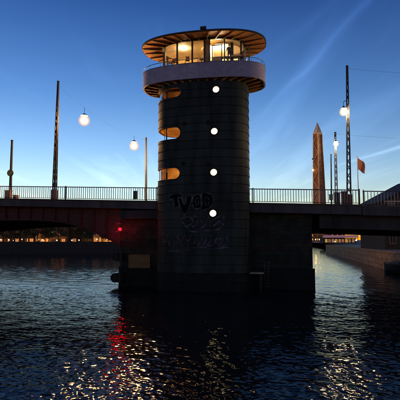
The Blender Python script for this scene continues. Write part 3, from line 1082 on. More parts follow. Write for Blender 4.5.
for i in range(len(mull)):
    p, q = mull[i], mull[(i + 1) % len(mull)]
    P = Vector((p[0], p[1], 0)); Q = Vector((q[0], q[1], 0))
    d = (Q - P)
    if d.length < .25: continue
    # the pane follows the curve between two mullions
    a0 = math.atan2(p[1] / LB, p[0] / LA); a1 = math.atan2(q[1] / LB, q[0] / LA)
    b = MB()
    e = d.normalized() * .07
    k = len(b.v)
    b.v += [tuple(P + e + Vector((0, 0, RF))), tuple(Q - e + Vector((0, 0, RF))), tuple(Q - e + Vector((0, 0, RC))), tuple(P + e + Vector((0, 0, RC)))]
    b.face([k, k + 1, k + 2, k + 3])
    b.build('pane', 'pane_glass', room)
# centre core and back panelling of the room
s, n_ = on_lan(206.9)
MB().box(s - .28, s + .20, n_ + .25, 1.9, RF, RC).build('core_wall', 'amber_wall', room)
MB().box(-3.9, s - .3, 1.55, 1.7, RF, RC - .25).build('back_panel', 'amber_wall', room)
MB().box(s + .22, 3.6, 1.6, 1.75, RF, RC - .5).build('back_panel', 'cream_wall', room)
# ceiling ring on the right, an oval cove
cc = [(1.9 + q[0], .0 + q[1]) for q in oval(2.1, 1.6, 48, 2.0)]
MB().loft([ringz(cc, RC - .22), ringz(cc, RC - .003)], smooth=False).build('ceiling_cove', 'cream_wall', room)
# inner door frame
s0, n0 = on_lan(212); s1, n1 = on_lan(221.5)
zt_ = TW.hit(216, 44.5, n0)[1]
dr = MB().box(s0 - .04, s0 + .04, n0 + .2, n0 + .28, RF, zt_).build('door', 'frame_dark', room)
MB().box(s1 - .04, s1 + .04, n0 + .2, n0 + .28, RF, zt_).build('jamb', 'frame_dark', dr)
MB().box(s0 - .1, s1 + .1, n0 + .19, n0 + .29, zt_, zt_ + .09).build('lintel', 'frame_dark', dr)
MB().box(s0 + .05, s1 - .05, n0 + .22, n0 + .26, RF, RF + .5).build('kick_panel', 'amber_wall', dr)
# tall dark cupboard beside the figure
s0, n0 = on_lan(229.6); s1, n1 = on_lan(232.2)
zt_ = TW.hit(230, 42.3, n0 + .75)[1]
cb = thing('cupboard', 'tall narrow dark cupboard behind the person in the lookout room', 'cupboard', TW.world((s0 + s1) / 2, n0 + .95, RF + .004), YAW)
w = (s1 - s0) / 2 + .02
bevel(MB().box(-w, w, -.2, .2, .06, min(zt_, RC - .05) - RF).build('case', 'frame_dark', cb), .01)
MB().box(-w + .02, w - .02, -.225, -.202, .1, min(zt_, RC - .05) - RF - .04).build('door', 'frame_dark', cb)
MB().box(-w + .02, w - .02, -.17, .17, 0, .058).build('plinth', 'frame_dark', cb)
# lamps in the room
def room_lamp(px, py, n, label, m, r):
    s, z = TW.hit(px, py, n)
    t = thing('pendant_lamp', label, 'lamp', TW.world(s, n, RC), YAW)
    dz = z - RC
    MB().lathe([(r * .25, dz - r * .55), (r * .75, dz - r * .42), (r, dz), (r * .75, dz + r * .42), (r * .25, dz + r * .55)], 20).build('shade', m, t)
    MB().tube([(0, 0, dz + r * .5), (0, 0, -.02)], .02, 6).build('cord', 'frame_dark', t)
    MB().lathe([(.09, -.05), (.09, 0), (.03, 0)], 12).build('canopy', 'frame_dark', t)
room_lamp(183.3, 48, -0.95, 'glowing amber pendant lamp left of the core in the lookout room', 'room_lamp', .30)
room_lamp(218.6, 47.6, -1.0, 'glowing pale pendant lamp right of the core in the lookout room', 'room_lamp_pale', .28)
# chairs and a desk by the windows
def chair(px, n, rz, label):
    s, _ = TW.hit(px, 55, n)
    t = thing('chair', label, 'chair', TW.world(s, n, RF + .004), YAW + rz, 'chairs in the lookout room')
    bevel(MB().box(-.22, .22, -.22, .22, .62, .68).build('seat', 'brown_seat', t), .02)
    bevel(MB().box(-.20, .20, .19, .23, .80, 1.18).build('backrest', 'brown_seat', t), .02)
    for x in (-.19, .19):
        for y in (-.19, .19):
            MB().bar((x, y, 0), (x, y, .62), .035).build('leg', 'frame_dark', t)
        MB().bar((x, .2, .66), (x, .215, .85), .03).build('back_post', 'frame_dark', t)
chair(170.5, -1.2, .5, 'tall stool with a back behind the leftmost lookout window')
chair(174.3, -1.35, -.3, 'tall stool with a back next to the leftmost lookout stool')
chair(187.5, -1.5, .2, 'tall stool with a back under the amber pendant lamp')
chair(201.5, -1.4, -.5, 'tall brown stool beside the dark core of the lookout room')
s, _ = TW.hit(235, 55, -1.2)
t = thing('desk', 'control desk with a low console behind the right lookout windows', 'desk', TW.world(s, -1.1, RF + .004), YAW)
MB().box(-.9, .9, -.35, .35, .72, .77).build('tabletop', 'wood', t)
for x in (-.82, .82):
    MB().box(x - .04, x + .04, -.3, .3, 0, .72).build('leg', 'frame_dark', t)
MB().loft([[(-.7, -.3, .77), (.7, -.3, .77), (.7, .1, .77), (-.7, .1, .77)], [(-.7, -.1, 1.0), (.7, -.1, 1.0), (.7, .1, 1.05), (-.7, .1, 1.05)]], smooth=False).build('console', 'cream_wall', t)

# roof ------------------------------------------------------------------
RA, RB = 6.75, 3.85
ZR = 25.80
rf = oval(RA, RB, 128, 2.5)
b = MB()
b.loft([ringz(rf, ZR + .02), ringz(offs(rf, .03), ZR + .05), ringz(offs(rf, .03), ZR + .17), ringz(offs(rf, -.6), ZR + .27), ringz(oval(RA * .5, RB * .5, 128), ZR + .5), ringz(oval(RA * .05, RB * .05, 128), ZR + .6)], smooth=True)
roof = b.build('roof', 'roof_edge', tower)
NB = 56
outr = oval(RA - .06, RB - .06, NB, 2.5); innr = oval(LA + .06, LB + .06, NB)
for k in range(NB):
    a0, a1 = Vector(outr[k]), Vector(outr[(k + 1) % NB]); c0, c1 = Vector(innr[k]), Vector(innr[(k + 1) % NB])
    a0, a1 = a0.lerp(a1, .03), a1.lerp(a0, .03); c0, c1 = c0.lerp(c1, .03), c1.lerp(c0, .03)
    b = MB()
    b.loft([[(p.x, p.y, ZR - .02) for p in (a0, a1, c1, c0)], [(p.x, p.y, ZR + .014) for p in (a0, a1, c1, c0)]], smooth=False)
    b.build('soffit_board', 'wood', roof)
NJ = 28
outr = oval(RA - .12, RB - .12, NJ, 2.5); innr = oval(LA + .04, LB + .04, NJ)
for k in range(NJ):
    o_, i_ = Vector(outr[k]), Vector(innr[k])
    b = MB()
    d = (o_ - i_).normalized(); sd = Vector((-d.y, d.x)) * .055
    b.loft([[(i_.x - sd.x, i_.y - sd.y, ZR - .24), (i_.x + sd.x, i_.y + sd.y, ZR - .24), (i_.x + sd.x, i_.y + sd.y, ZR - .022), (i_.x - sd.x, i_.y - sd.y, ZR - .022)],
            [(o_.x - sd.x, o_.y - sd.y, ZR - .09), (o_.x + sd.x, o_.y + sd.y, ZR - .09), (o_.x + sd.x, o_.y + sd.y, ZR - .022), (o_.x - sd.x, o_.y - sd.y, ZR - .022)]], smooth=False)
    b.build('joist', 'joist', roof)
s, z = TW.hit(203.2, 29, -RB + .1)
t = thing('roof_floodlight', 'small dark box lamp at the front rim of the tower roof', 'lamp', TW.world(s, -RB + .12, ZR + .2), YAW)
bevel(MB().box(-.30, .30, -.14, .14, .07, .34).build('housing', 'frame_dark', t), .03)
for x in (-.2, .2):
    MB().box(x - .03, x + .03, -.05, .05, -.03, .08).build('foot', 'frame_dark', t)

# person at the glass ---------------------------------------------------
def person():
    s, n_ = on_lan(228.8)
    t = thing('person', 'person in dark clothes standing at the lit lookout window', 'person', TW.world(s, n_ + .30, RF + .004), YAW + .25)
    t.scale = (1.1, 1.06, 1.06)
    J = {'pel': (0, 0, .95, .15, .11), 'wai': (0, .0, 1.10, .135, .10), 'che': (0, .0, 1.32, .165, .115), 'nec0': (0, .01, 1.47, .075, .07), 'nec': (0, -.005, 1.54, .052, .052),
         'shL': (-.17, .01, 1.41, .065, .065), 'elL': (-.235, .03, 1.13, .047, .047), 'wrL': (-.20, -.14, .95, .032, .032), 'haL': (-.185, -.20, .92, .040, .022),
         'shR': (.17, .01, 1.41, .065, .065), 'elR': (.24, -.03, 1.14, .047, .047), 'wrR': (.14, -.22, 1.04, .032, .032), 'haR': (.09, -.26, 1.03, .040, .022),
         'hiL': (-.09, 0, .88, .092, .092), 'knL': (-.10, -.03, .50, .062, .062), 'anL': (-.10, .01, .09, .042, .045), 'toL': (-.115, -.16, .035, .042, .032),
         'hiR': (.09, 0, .88, .092, .092), 'knR': (.11, -.01, .50, .062, .062), 'anR': (.12, .03, .09, .042, .045), 'toR': (.145, -.14, .035, .042, .032)}
    E = [('pel', 'wai'), ('wai', 'che'), ('che', 'nec0'), ('nec0', 'nec'), ('che', 'shL'), ('shL', 'elL'), ('elL', 'wrL'), ('wrL', 'haL'), ('che', 'shR'), ('shR', 'elR'), ('elR', 'wrR'), ('wrR', 'haR'),
         ('pel', 'hiL'), ('hiL', 'knL'), ('knL', 'anL'), ('anL', 'toL'), ('pel', 'hiR'), ('hiR', 'knR'), ('knR', 'anR'), ('anR', 'toR')]
    # head as a short chain so that it stays one surface with the body
    J['ch'] = (0, -.02, 1.62, .072, .075); J['br'] = (0, -.005, 1.70, .080, .096); J['cr'] = (0, .005, 1.75, .062, .075)
    E += [('nec', 'ch'), ('ch', 'br'), ('br', 'cr')]
    # fingers
    for sd, hand, sg in (('L', 'haL', -1), ('R', 'haR', 1)):
        hx, hy, hz = J[hand][:3]
        for k in range(4):
            off = (k - 1.5) * .020
            J['f%s%da' % (sd, k)] = (hx + off * (1 if sd == 'L' else .3), hy - .05, hz + (0 if sd == 'L' else off) - .01, .009, .009)
            J['f%s%db' % (sd, k)] = (hx + off * (1 if sd == 'L' else .3), hy - .075 - .008 * (k in (1, 2)), hz + (0 if sd == 'L' else off) - .035, .008, .008)
            E += [(hand, 'f%s%da' % (sd, k)), ('f%s%da' % (sd, k), 'f%s%db' % (sd, k))]
        J['t' + sd] = (hx + sg * -.045, hy - .02, hz + .005, .010, .010)
        E += [(hand, 't' + sd)]
    names = list(J)
    me = bpy.data.meshes.new('body')
    me.from_pydata([J[k][:3] for k in names], [(names.index(a), names.index(b)) for a, b in E], [])
    o = link('body', me, t)
    for k in ('dark_cloth', 'skin'): me.materials.append(MATS[k])
    m = o.modifiers.new('skin', 'SKIN'); m.use_smooth_shade = True
    for i, k in enumerate(names):
        me.skin_vertices[0].data[i].radius = J[k][3:5]
        me.skin_vertices[0].data[i].use_root = (k == 'pel')
    sd = o.modifiers.new('sub', 'SUBSURF'); sd.levels = 2; sd.render_levels = 2
    bpy.context.view_layer.update()
    dg = bpy.context.evaluated_depsgraph_get()
    nm = bpy.data.meshes.new_from_object(o.evaluated_get(dg))
    o.modifiers.clear(); o.data = nm
    hands = [Vector(J['haL'][:3]), Vector(J['haR'][:3])]
    for p in nm.polygons:
        c = p.center
        p.material_index = 1 if (c.z > 1.525 or any((c - h).length < .11 and c.y < h.y + .05 for h in hands)) else 0
        p.use_smooth = True
    # hair, face details
    b = MB()
    rg = []
    for k in range(7):
        a = k / 6 * math.pi / 2
        rg.append([(.093 * math.cos(a) * math.cos(th), .012 + .112 * math.cos(a) * math.sin(th), 1.70 + .105 * math.sin(a) - (.05 * math.cos(a) if math.sin(th) > -.3 else -.02 * math.cos(a))) for th in [2 * math.pi * i / 20 for i in range(20)]])
    b.loft(rg).build('hair', 'hair', t)
    b = MB(); b.tube([(0, -.098, 1.705), (0, -.118, 1.67), (0, -.098, 1.662)], [.010, .017, .012], 6).build('nose', 'skin', t)
    for x in (-.032, .032):
        MB().lathe([(.002, -.011), (.010, -.006), (.012, 0), (.010, .006), (.002, .011)], 8, (x, -.088, 1.705)).build('eye', 'hair', t)
    MB().tube([(-.025, -.088, 1.635), (0, -.097, 1.633), (.025, -.088, 1.635)], .006, 6).build('mouth', 'brown_seat', t)
    for x in (-.084, .084):
        MB().tube([(x, .01, 1.66), (x * 1.1, .02, 1.69), (x, .01, 1.72)], [.008, .016, .008], 6).build('ear', 'skin', t)
person()

# ------------------------------------------------------------------ masts and street lamps
def lattice_mast(label, px_b, px_t, py_t, Y, w0, w1, group, braces=18):
    base = at(px_b, 201, Y)
    l = BR.local((base.x, base.y, 0))
    zb = deck_z(l.x) - 0.1
    top = at(px_t, py_t, Y)
    base.z = zb
    t = thing('lattice_mast', label, 'mast', base, YAW, group)
    H = top.z - zb; lean = (top - base); lx = lean.dot(ES)
    def c(z, i, j):
        w = (w0 + (w1 - w0) * z / H) / 2
        return Vector((lx * z / H + i * w, j * w, z))
    for i in (-1, 1):
        for j in (-1, 1):
            MB().bar(c(0, i, j), c(H, i, j), .10).build('leg', 'mast_steel', t)
    nb = braces
    zs = [H * k / nb for k in range(nb + 1)]
    for k in range(nb):
        for (p, q) in (((-1, -1), (1, -1)), ((1, -1), (1, 1)), ((1, 1), (-1, 1)), ((-1, 1), (-1, -1))):
            if k % 2: p, q = q, p
            MB().bar(c(zs[k], *p), c(zs[k + 1], *q), .06).build('brace', 'mast_steel', t)
    MB().box(lx - w1 / 2 - .06, lx + w1 / 2 + .06, -w1 / 2 - .06, w1 / 2 + .06, H, H + .12).build('cap', 'mast_steel', t)
    bevel(MB().box(-w0 / 2 - .12, w0 / 2 + .12, -w0 / 2 - .12, w0 / 2 + .12, -.3, 1.35).build('plinth', 'orange_brown', t), .03)
    return t, top
def tube_mast(label, px_b, px_t, py_t, Y, r0, r1, group, m='mast_steel'):
    base = at(px_b, 201, Y)
    l = BR.local((base.x, base.y, 0))
    zb = deck_z(l.x) - 0.14
    top = at(px_t, py_t, Y)
    base.z = zb
    t = thing('mast', label, 'mast', base, YAW, group)
    H = top.z - zb; lx = (top - base).dot(ES)
    MB().tube([(0, 0, -.05), (0, 0, .2), (lx * .3, 0, H * .3), (lx, 0, H)], [r0 * 1.5, r0, r0 + (r1 - r0) * .3, r1], 12).build('shaft', m, t)
    MB().lathe([(r0 * 2.2, -.06), (r0 * 2.2, .1), (r0 * 1.5, .25), (r0 * 1.02, .3)], 12).build('foot', m, t)
    MB().lathe([(r1 * 1.3, 0), (r1 * 1.3, .08), (r1 * .4, .16)], 10, (lx, 0, H)).build('cap', m, t)
    return t, top
mA, tA = lattice_mast('tall tapering lattice mast on the bridge left of the tower', 54.2, 58.3, 82, 49.6, .36, .10, 'masts on the bridge')
mC, tC = lattice_mast('tallest lattice mast, right of the tower by the flag', 349.0, 347.0, 67, 44.2, .38, .12, 'masts on the bridge', 20)
mD, tD = lattice_mast('farther lattice mast between the brown pylon and the tallest mast', 336.2, 335.2, 133, 66.0, .40, .18, 'masts on the bridge', 14)
mB, tB = tube_mast('plain mast just left of the tower', 146.2, 146.0, 138, 68.0, .20, .14, 'masts on the bridge')
mE, tE = tube_mast('short mast carrying a round yellow disc at the left photo edge', 10.0, 12.0, 141, 53.0, .19, .13, 'masts on the bridge')
mF, tF = tube_mast('thin mast close beside the brown pylon', 331.2, 331.0, 155, 62.0, .13, .07, 'masts on the bridge')
# yellow disc on the left mast
q = at(10.3, 173, 52.6)
t = thing('round_sign', 'round yellow disc hung on the leftmost mast', 'sign', q, YAW)
b = MB()
b.loft([[(.36 * math.cos(2 * math.pi * i / 28), y, .36 * math.sin(2 * math.pi * i / 28)) for i in range(28)] for y in (-.05, .05)], smooth=False)
b.build('disc', 'sign_yellow', t)
MB().loft([[(r * math.cos(2 * math.pi * i / 28), y, r * math.sin(2 * math.pi * i / 28)) for i in range(28)] for r, y in ((.36, -.08), (.40, -.08), (.40, .08), (.36, .08))], closed=True).build('rim', 'frame_dark', t)
MB().bar((0, .05, 0), (.02, .32, 0), .08).build('bracket', 'mast_steel', t)
# signal box low on the thin mast
q = at(331, 198, 61.7); l = BR.local(q)
t = thing('signal_box', 'small dark box at the foot of the thin mast', 'box', BR.world(l.x, l.y, l.z - .3), YAW)
bevel(MB().box(-.25, .25, -.15, .1, 0, .75).build('case', 'frame_dark', t), .03)
MB().box(-.3, .3, -.2, .12, .75, .82).build('lid', 'frame_dark', t)

def wire(p, q, sag, label, r=.009):
    p, q = Vector(p), Vector(q)
    pts = []
    for k in range(17):
        f = k / 16
        v = p.lerp(q, f); v.z -= sag * 4 * f * (1 - f)
        pts.append(tuple(v - p))
    o = MB().tube(pts, r, 5).build('span_wire', 'rubber', None, p)
    tag(o, label, 'wire')
    def pt(f):
        v = p.lerp(q, f); v.z -= sag * 4 * f * (1 - f); return v
    return pt
def hang_lamp(label, px, py, Y, topz, m, r=.24, group='street lamps over the bridge road'):
    q = at(px, py, Y)
    t = thing('street_lamp', label, 'street lamp', q, YAW, group)
    MB().lathe([(r * math.cos(-math.pi / 2 + math.pi * k / 12) + .004, r * math.sin(-math.pi / 2 + math.pi * k / 12)) for k in range(13)], 28).build('outer_halo', 'halo_amber' if m == 'street_lamp_light' else 'halo_pale', t)  # two shells added around the bulb to imitate its glare halo
    MB().lathe([(r * .80 * math.cos(-math.pi / 2 + math.pi * k / 12) + .004, r * .80 * math.sin(-math.pi / 2 + math.pi * k / 12)) for k in range(13)], 28).build('inner_halo', 'inner_halo_amber' if m == 'street_lamp_light' else 'inner_halo_pale', t)
    q0 = r * .58
    MB().lathe([(q0 * math.cos(-math.pi / 2 + math.pi * k / 10) + .004, q0 * math.sin(-math.pi / 2 + math.pi * k / 10)) for k in range(11)], 18).build('bulb', m, t)
    MB().lathe([(r * .62, r * .82), (r * .62, r * .88), (r * .4, r + .03), (r * .2, r + .12), (.04, r + .2)], 18).build('hood', 'frame_dark', t)
    MB().tube([(0, 0, r + .18), (0, 0, max(topz - q.z, r + .3))], .025, 6).build('hanger', 'frame_dark', t)
    return q
# lamps strung between the two left masts
f1 = wire(tA - Vector((0, 0, .4)), tB - Vector((0, 0, .3)), 1.1, 'sagging span wire from the left lattice mast to the plain mast', .005)
def on_span(pt, px):
    lo, hi = 0, 1
    for _ in range(40):
        m = (lo + hi) / 2
        v = pt(m)
        if 200 + F * v.x / v.y * 1.0 < px: lo = m
        else: hi = m
    return pt(lo)
def img_x(v):
    d = v - Vector((0, 0, CH))
    return 200 + F * d.x / (d.y * CP + d.z * SP)
def on_span(pt, px):
    best = min((abs(img_x(pt(k / 400)) - px), k) for k in range(401))
    return pt(best[1] / 400)
v = on_span(f1, 84.2); hang_lamp('larger glowing lamp hanging near the left lattice mast', 84.2, 120.5, v.y, v.z, 'street_lamp_light', .74)
v = on_span(f1, 134); hang_lamp('smaller glowing lamp hanging left of the plain mast', 134, 146, v.y, v.z, 'street_lamp_light', .74)
# right hand lamps hang by short arms from their masts
def arm_lamp(mast_top, label, px, py, Y, dz):
    q = hang_lamp(label, px, py, Y, at(px, py, Y).z + dz, 'street_lamp_pale', .46)
    return q
q = arm_lamp(tC, 'bright lamp hanging on the tallest mast on the right', 343.8, 112, 44.0, 1.1)
a_ = MB().tube([(0, 0, 0), (.7, .2, .35)], .03, 6)
b0 = q + Vector((0, 0, 1.1)); e0 = Vector((at(347.6, 112, 44.2).x, 44.2, b0.z + .25))
tag(MB().tube([(0, 0, 0), tuple(e0 - b0)], .035, 6).build('lamp_arm', 'mast_steel', None, b0), 'short arm holding the lamp of the tallest mast', 'arm')
q = arm_lamp(tD, 'bright lamp hanging on the farther mast beside the brown pylon', 335.9, 144, 65.3, .9)
b0 = q + Vector((0, 0, .9)); e0 = Vector((at(335.6, 144, 66).x, 66.0, b0.z + .15))
tag(MB().tube([(0, 0, 0), tuple(e0 - b0)], .035, 6).build('lamp_arm', 'mast_steel', None, b0), 'short arm holding the lamp of the farther mast', 'arm')
wire(tC - Vector((0, 0, .15)), at(470, 74, 50), .25, 'thin span wire running right from the top of the tallest mast')
wire(tD - Vector((0, 0, .15)), at(470, 139, 66), .3, 'thin span wire running right from the top of the farther mast')

# flag
q = at(357.2, 157, 46.0); l = BR.local(q)
zb = deck_z(l.x)
t = thing('flag_pole', 'slim flag pole right of the tallest mast', 'flag pole', BR.world(l.x, l.y, zb - .2), YAW)
MB().tube([(0, 0, -.05), (0, 0, q.z - zb + .2)], [.05, .03], 8).build('shaft', 'pylon_trim', t)
MB().lathe([(.02, 0), (.06, .05), (.02, .1)], 8, (0, 0, q.z - zb + .2)).build('finial', 'pylon_trim', t)
b = MB()
nx, nz = 12, 14
def fl_pt(i, j):
    u = i / nx; w_ = j / nz
    x = .05 + u * (.70 + .05 * math.sin(w_ * 5))
    z = -w_ * 1.25 - u * .55 + .02 * math.sin(u * 9)
    y = .10 * math.sin(u * 8 + w_ * 2) * (.3 + u)
    return (x, y, z)
for side in (0, 1):
    k = len(b.v)
    for j in range(nz + 1):
        for i in range(nx + 1):
            p = fl_pt(i, j); b.v.append((p[0], p[1] + side * .012, p[2]))
    for j in range(nz):
        for i in range(nx):
            a = k + j * (nx + 1) + i
            b.face([a, a + 1, a + nx + 2, a + nx + 1], True)
o = b.build('flag', 'flag_cloth', None, q - Vector((0, 0, .1))); o.rotation_euler = (0, 0, YAW)
tag(o, 'orange flag drooping from the slim pole on the right', 'flag')

# ------------------------------------------------------------------ brown pylon on the far side of the bridge
YP = 64.5
pc = at(319.3, 200, YP); l = BR.local((pc.x, pc.y, 0))
zb = deck_z(l.x) - .16
pyl = thing('obelisk_pylon', 'brown tapering obelisk pylon with a lattice side and glazed point', 'pylon', (pc.x, pc.y, zb), YAW + R(42))
sh = at(319, 134.5, YP).z - zb; ap = at(319, 122.8, YP).z - zb
w0, w1 = .66, .44
def sq(w, z): return [(-w, -w, z), (w, -w, z), (w, w, z), (-w, w, z)]
MB().loft([sq(w0 - .05, 0), sq(w1 - .05, sh)], smooth=False).build('core', 'orange_brown', pyl)
NPL = 26
for f in range(4):
    Mr = Matrix.Rotation(f * math.pi / 2, 4, 'Z')
    if f == 3:
        continue                     # the lattice side
    for k in range(NPL):
        z0, z1 = sh * k / NPL + .012, sh * (k + 1) / NPL - .012
        def ww(z): return w0 + (w1 - w0) * z / sh
        b = MB()
        q = [(-ww(z0) + .05, -ww(z0), z0), (ww(z0) - .05, -ww(z0), z0), (ww(z1) - .05, -ww(z1), z1), (-ww(z1) + .05, -ww(z1), z1)]
        q2 = [(p[0], p[1] + .045, p[2]) for p in q]
        b.loft([[tuple(Mr @ Vector(p)) for p in q], [tuple(Mr @ Vector(p)) for p in q2]], smooth=False)
        b.build('cladding_board', 'orange_brown', pyl)
for i in (-1, 1):
    for j in (-1, 1):
        MB().bar((i * w0, j * w0, 0), (i * w1, j * w1, sh), .12).build('corner_post', 'pylon_trim' if i < 0 else 'orange_brown', pyl)
nzig = 9
for k in range(nzig):
    z0, z1 = sh * k / nzig, sh * (k + 1) / nzig
    wa, wb = w0 + (w1 - w0) * z0 / sh, w0 + (w1 - w0) * z1 / sh
    y0, y1 = (-wa, wb) if k % 2 else (wa, -wb)
    MB().bar((-wa - .03, y0, z0), (-wb - .03, y1, z1), .09).build('brace', 'pylon_trim', pyl)
MB().loft([sq(w1 + .08, sh), sq(w1 + .08, sh + .12)], smooth=False).build('cornice', 'pylon_trim', pyl)
tip = MB()
for i, j in ((-1, -1), (1, -1), (1, 1), (-1, 1)):
    MB().bar((i * w1, j * w1, sh + .12), (0, 0, ap), .08).build('hip_bar', 'pylon_trim', pyl)
for f in range(4):
    Mr = Matrix.Rotation(f * math.pi / 2, 4, 'Z')
    b = MB(); e = .07
    q = [(-w1 + e, -w1 + .03, sh + .13), (w1 - e, -w1 + .03, sh + .13), (0, -.02, ap - .1)]
    b.v += [tuple(Mr @ Vector(p)) for p in q]; b.face([0, 1, 2])
    b.build('pane', 'tip_glass_lit', pyl)
    MB().bar(Mr @ Vector((-w1 * .62, -w1 * .62, sh + .12 + (ap - sh) * .36)), Mr @ Vector((w1 * .62, -w1 * .62, sh + .12 + (ap - sh) * .36)), .05).build('glazing_bar', 'pylon_trim', pyl)
for (px, py, m, lab) in ((312.6, 159, 'frame_dark', 'small dark floodlight on the upper left side of the brown pylon'), (312.9, 170, 'tiny_lamp', 'tiny glowing lamp on the left side of the brown pylon')):
    q = at(px, py, YP)
    t = thing('bracket_lamp', lab, 'lamp', q, YAW)
    MB().lathe([(.03, -.10), (.10, -.06), (.12, .02), (.05, .10)], 10).build('head', m, t)
    MB().tube([(0, 0, .08), (.15, 0, .16), (at(314.6, py, YP).x - q.x, .1, .16)], .025, 6).build('arm', 'frame_dark', t)

# cabinets behind the railing
def cabinet(px0, px1, py0, n, label, m, legs=True):
    a, z1 = BR.hit(px0, py0, n); c, _ = BR.hit(px1, py0, n)
    s = (a + c) / 2; w = (c - a) / 2; zb = deck_z(s) - .15; H = z1 - zb
    t = thing('utility_cabinet', label, 'cabinet', BR.world(s, n, zb), YAW)
    bevel(MB().box(-w, w, -.25, .3, .12, H - .08).build('case', m, t), .02)
    MB().box(-w - .04, w + .04, -.3, .35, H - .078, H).build('lid', m, t)
    MB().box(-w + .05, -.02, -.275, -.252, .25, H - .18).build('door', m, t)
    MB().box(.02, w - .05, -.275, -.252, .25, H - .18).build('door', m, t)
    MB().box(-w + .03, w - .03, -.2, .25, 0, .118).build('base', 'concrete', t)
cabinet(334.2, 339.8, 192.8, 1.6, 'dark brown narrow cabinet behind the railing by the farther mast', 'rail_paint')
cabinet(341.2, 347.6, 191.5, 1.3, 'orange brown wide cabinet behind the railing by the tallest mast', 'orange_brown')
cabinet(14, 17.2, 195.2, 1.4, 'low orange brown box behind the railing at the far left', 'orange_brown')
cabinet(6, 11, 190.5, 1.7, 'orange brown lump of a cabinet at the foot of the leftmost mast', 'orange_brown')

# ------------------------------------------------------------------ left shore: trees, lamps, houses
def tree(base, H, rx, label, group, m, seed, leaves=1500):
    rnd = random.Random(seed)
    t = thing('tree', label, 'tree', base, rnd.uniform(0, 6), group)
    b = MB()
    th = H * .36
    b.tube([(0, 0, -.1), (.05, 0, th * .5), (.0, .1, th), (.1, .0, H * .75)], [.28, .22, .18, .05], 7)
    for k in range(7):
        a = rnd.uniform(0, 6.28); z = th * rnd.uniform(.7, 1.3)
        r_ = rx * rnd.uniform(.5, .9)
        b.tube([(0, 0, z), (math.cos(a) * r_ * .5, math.sin(a) * r_ * .5, z + H * .14), (math.cos(a) * r_, math.sin(a) * r_, z + H * .24)], [.12, .08, .02], 5)
    b.build('trunk', 'bark', t)
    c = MB()
    clumps = [(rnd.uniform(-1, 1) * rx * .75, rnd.uniform(-1, 1) * rx * .75, H * rnd.uniform(.30, .95), rx * rnd.uniform(.25, .5)) for _ in range(19)]
    for i in range(leaves):
        cx, cy, cz, cr = rnd.choice(clumps)
        d = Vector((rnd.gauss(0, 1), rnd.gauss(0, 1), rnd.gauss(0, 1))).normalized() * cr * rnd.uniform(.4, 1.05)
        p = Vector((cx, cy, cz)) + d
        u = Vector((rnd.gauss(0, 1), rnd.gauss(0, 1), rnd.gauss(0, 1))).normalized()
        w_ = u.cross(Vector((rnd.gauss(0, 1), rnd.gauss(0, 1), rnd.gauss(0, 1)))).normalized()
        sz_ = rnd.uniform(.20, .48)
        k = len(c.v)
        c.v += [tuple(p - u * sz_), tuple(p + w_ * sz_ * .6), tuple(p + u * sz_), tuple(p - w_ * sz_ * .6)]
        c.face([k, k + 1, k + 2, k + 3])
    c.build('crown', m, t)
TREES = [(-12, 178, 13), (3, 180, 12), (14, 176, 11), (26, 179, 13), (38, 177, 12), (49, 182, 14), (58, 178, 12), (70, 177, 13), (80, 181, 12), (90, 178, 12), (102, 186, 13), (113, 190, 11), (128, 186, 12)]
for i, (px, Y, H) in enumerate(TREES):
    p = at(px, 240, Y)
    kinds = ['leftmost lamplit tree', 'second lamplit tree from the left', 'third lamplit tree from the left', 'fourth lamplit tree from the left', 'fifth lamplit tree from the left', 'sixth lamplit tree from the left',
             'seventh lamplit tree from the left', 'eighth lamplit tree from the left', 'ninth lamplit tree from the left', 'tenth lamplit tree from the left', 'eleventh lamplit tree, before the cream house', 'twelfth lamplit tree, before the cream house', 'last lamplit tree, close to the pier']
    tree((p.x, Y, GZ), H, 4.3, kinds[i] + ' on the far left shore', 'trees along the left shore', 'leaf_dry' if i % 3 else 'leaf', 40 + i)
def shore_lamp(px, Y, h, label, m='far_lamp', r=.16, group='lamps along the left shore'):
    p = at(px, 240, Y)
    t = thing('promenade_lamp', label, 'street lamp', (p.x, Y, GZ), 0, group)
    MB().tube([(0, 0, 0), (0, 0, h)], [.07, .05], 7).build('post', 'frame_dark', t)
    MB().lathe([(r * .5, h), (r, h + r * .6), (r, h + r * 1.2), (r * .4, h + r * 1.9)], 10).build('lantern', m, t)
    MB().lathe([(r * 1.2, h + r * 1.92), (r * 1.0, h + r * 2.1), (.03, h + r * 2.6)], 10).build('cap', 'frame_dark', t)
ordn = ['first', 'second', 'third', 'fourth', 'fifth', 'sixth', 'seventh', 'eighth', 'ninth', 'tenth', 'eleventh', 'twelfth']
for i, (px, Y, h) in enumerate(((1, 190, 1.9), (9, 194, 1.9), (13.5, 188, 1.7), (22, 192, 2.2), (26, 195, 1.9), (38, 196, 3.4), (43, 196, 1.9), (57, 192, 1.7), (72, 193, 1.8), (79, 195, 1.8), (97, 191, 2.1), (107, 195, 1.8))):
    shore_lamp(px, Y, h, ordn[i] + ' promenade lamp from the left on the far left shore')
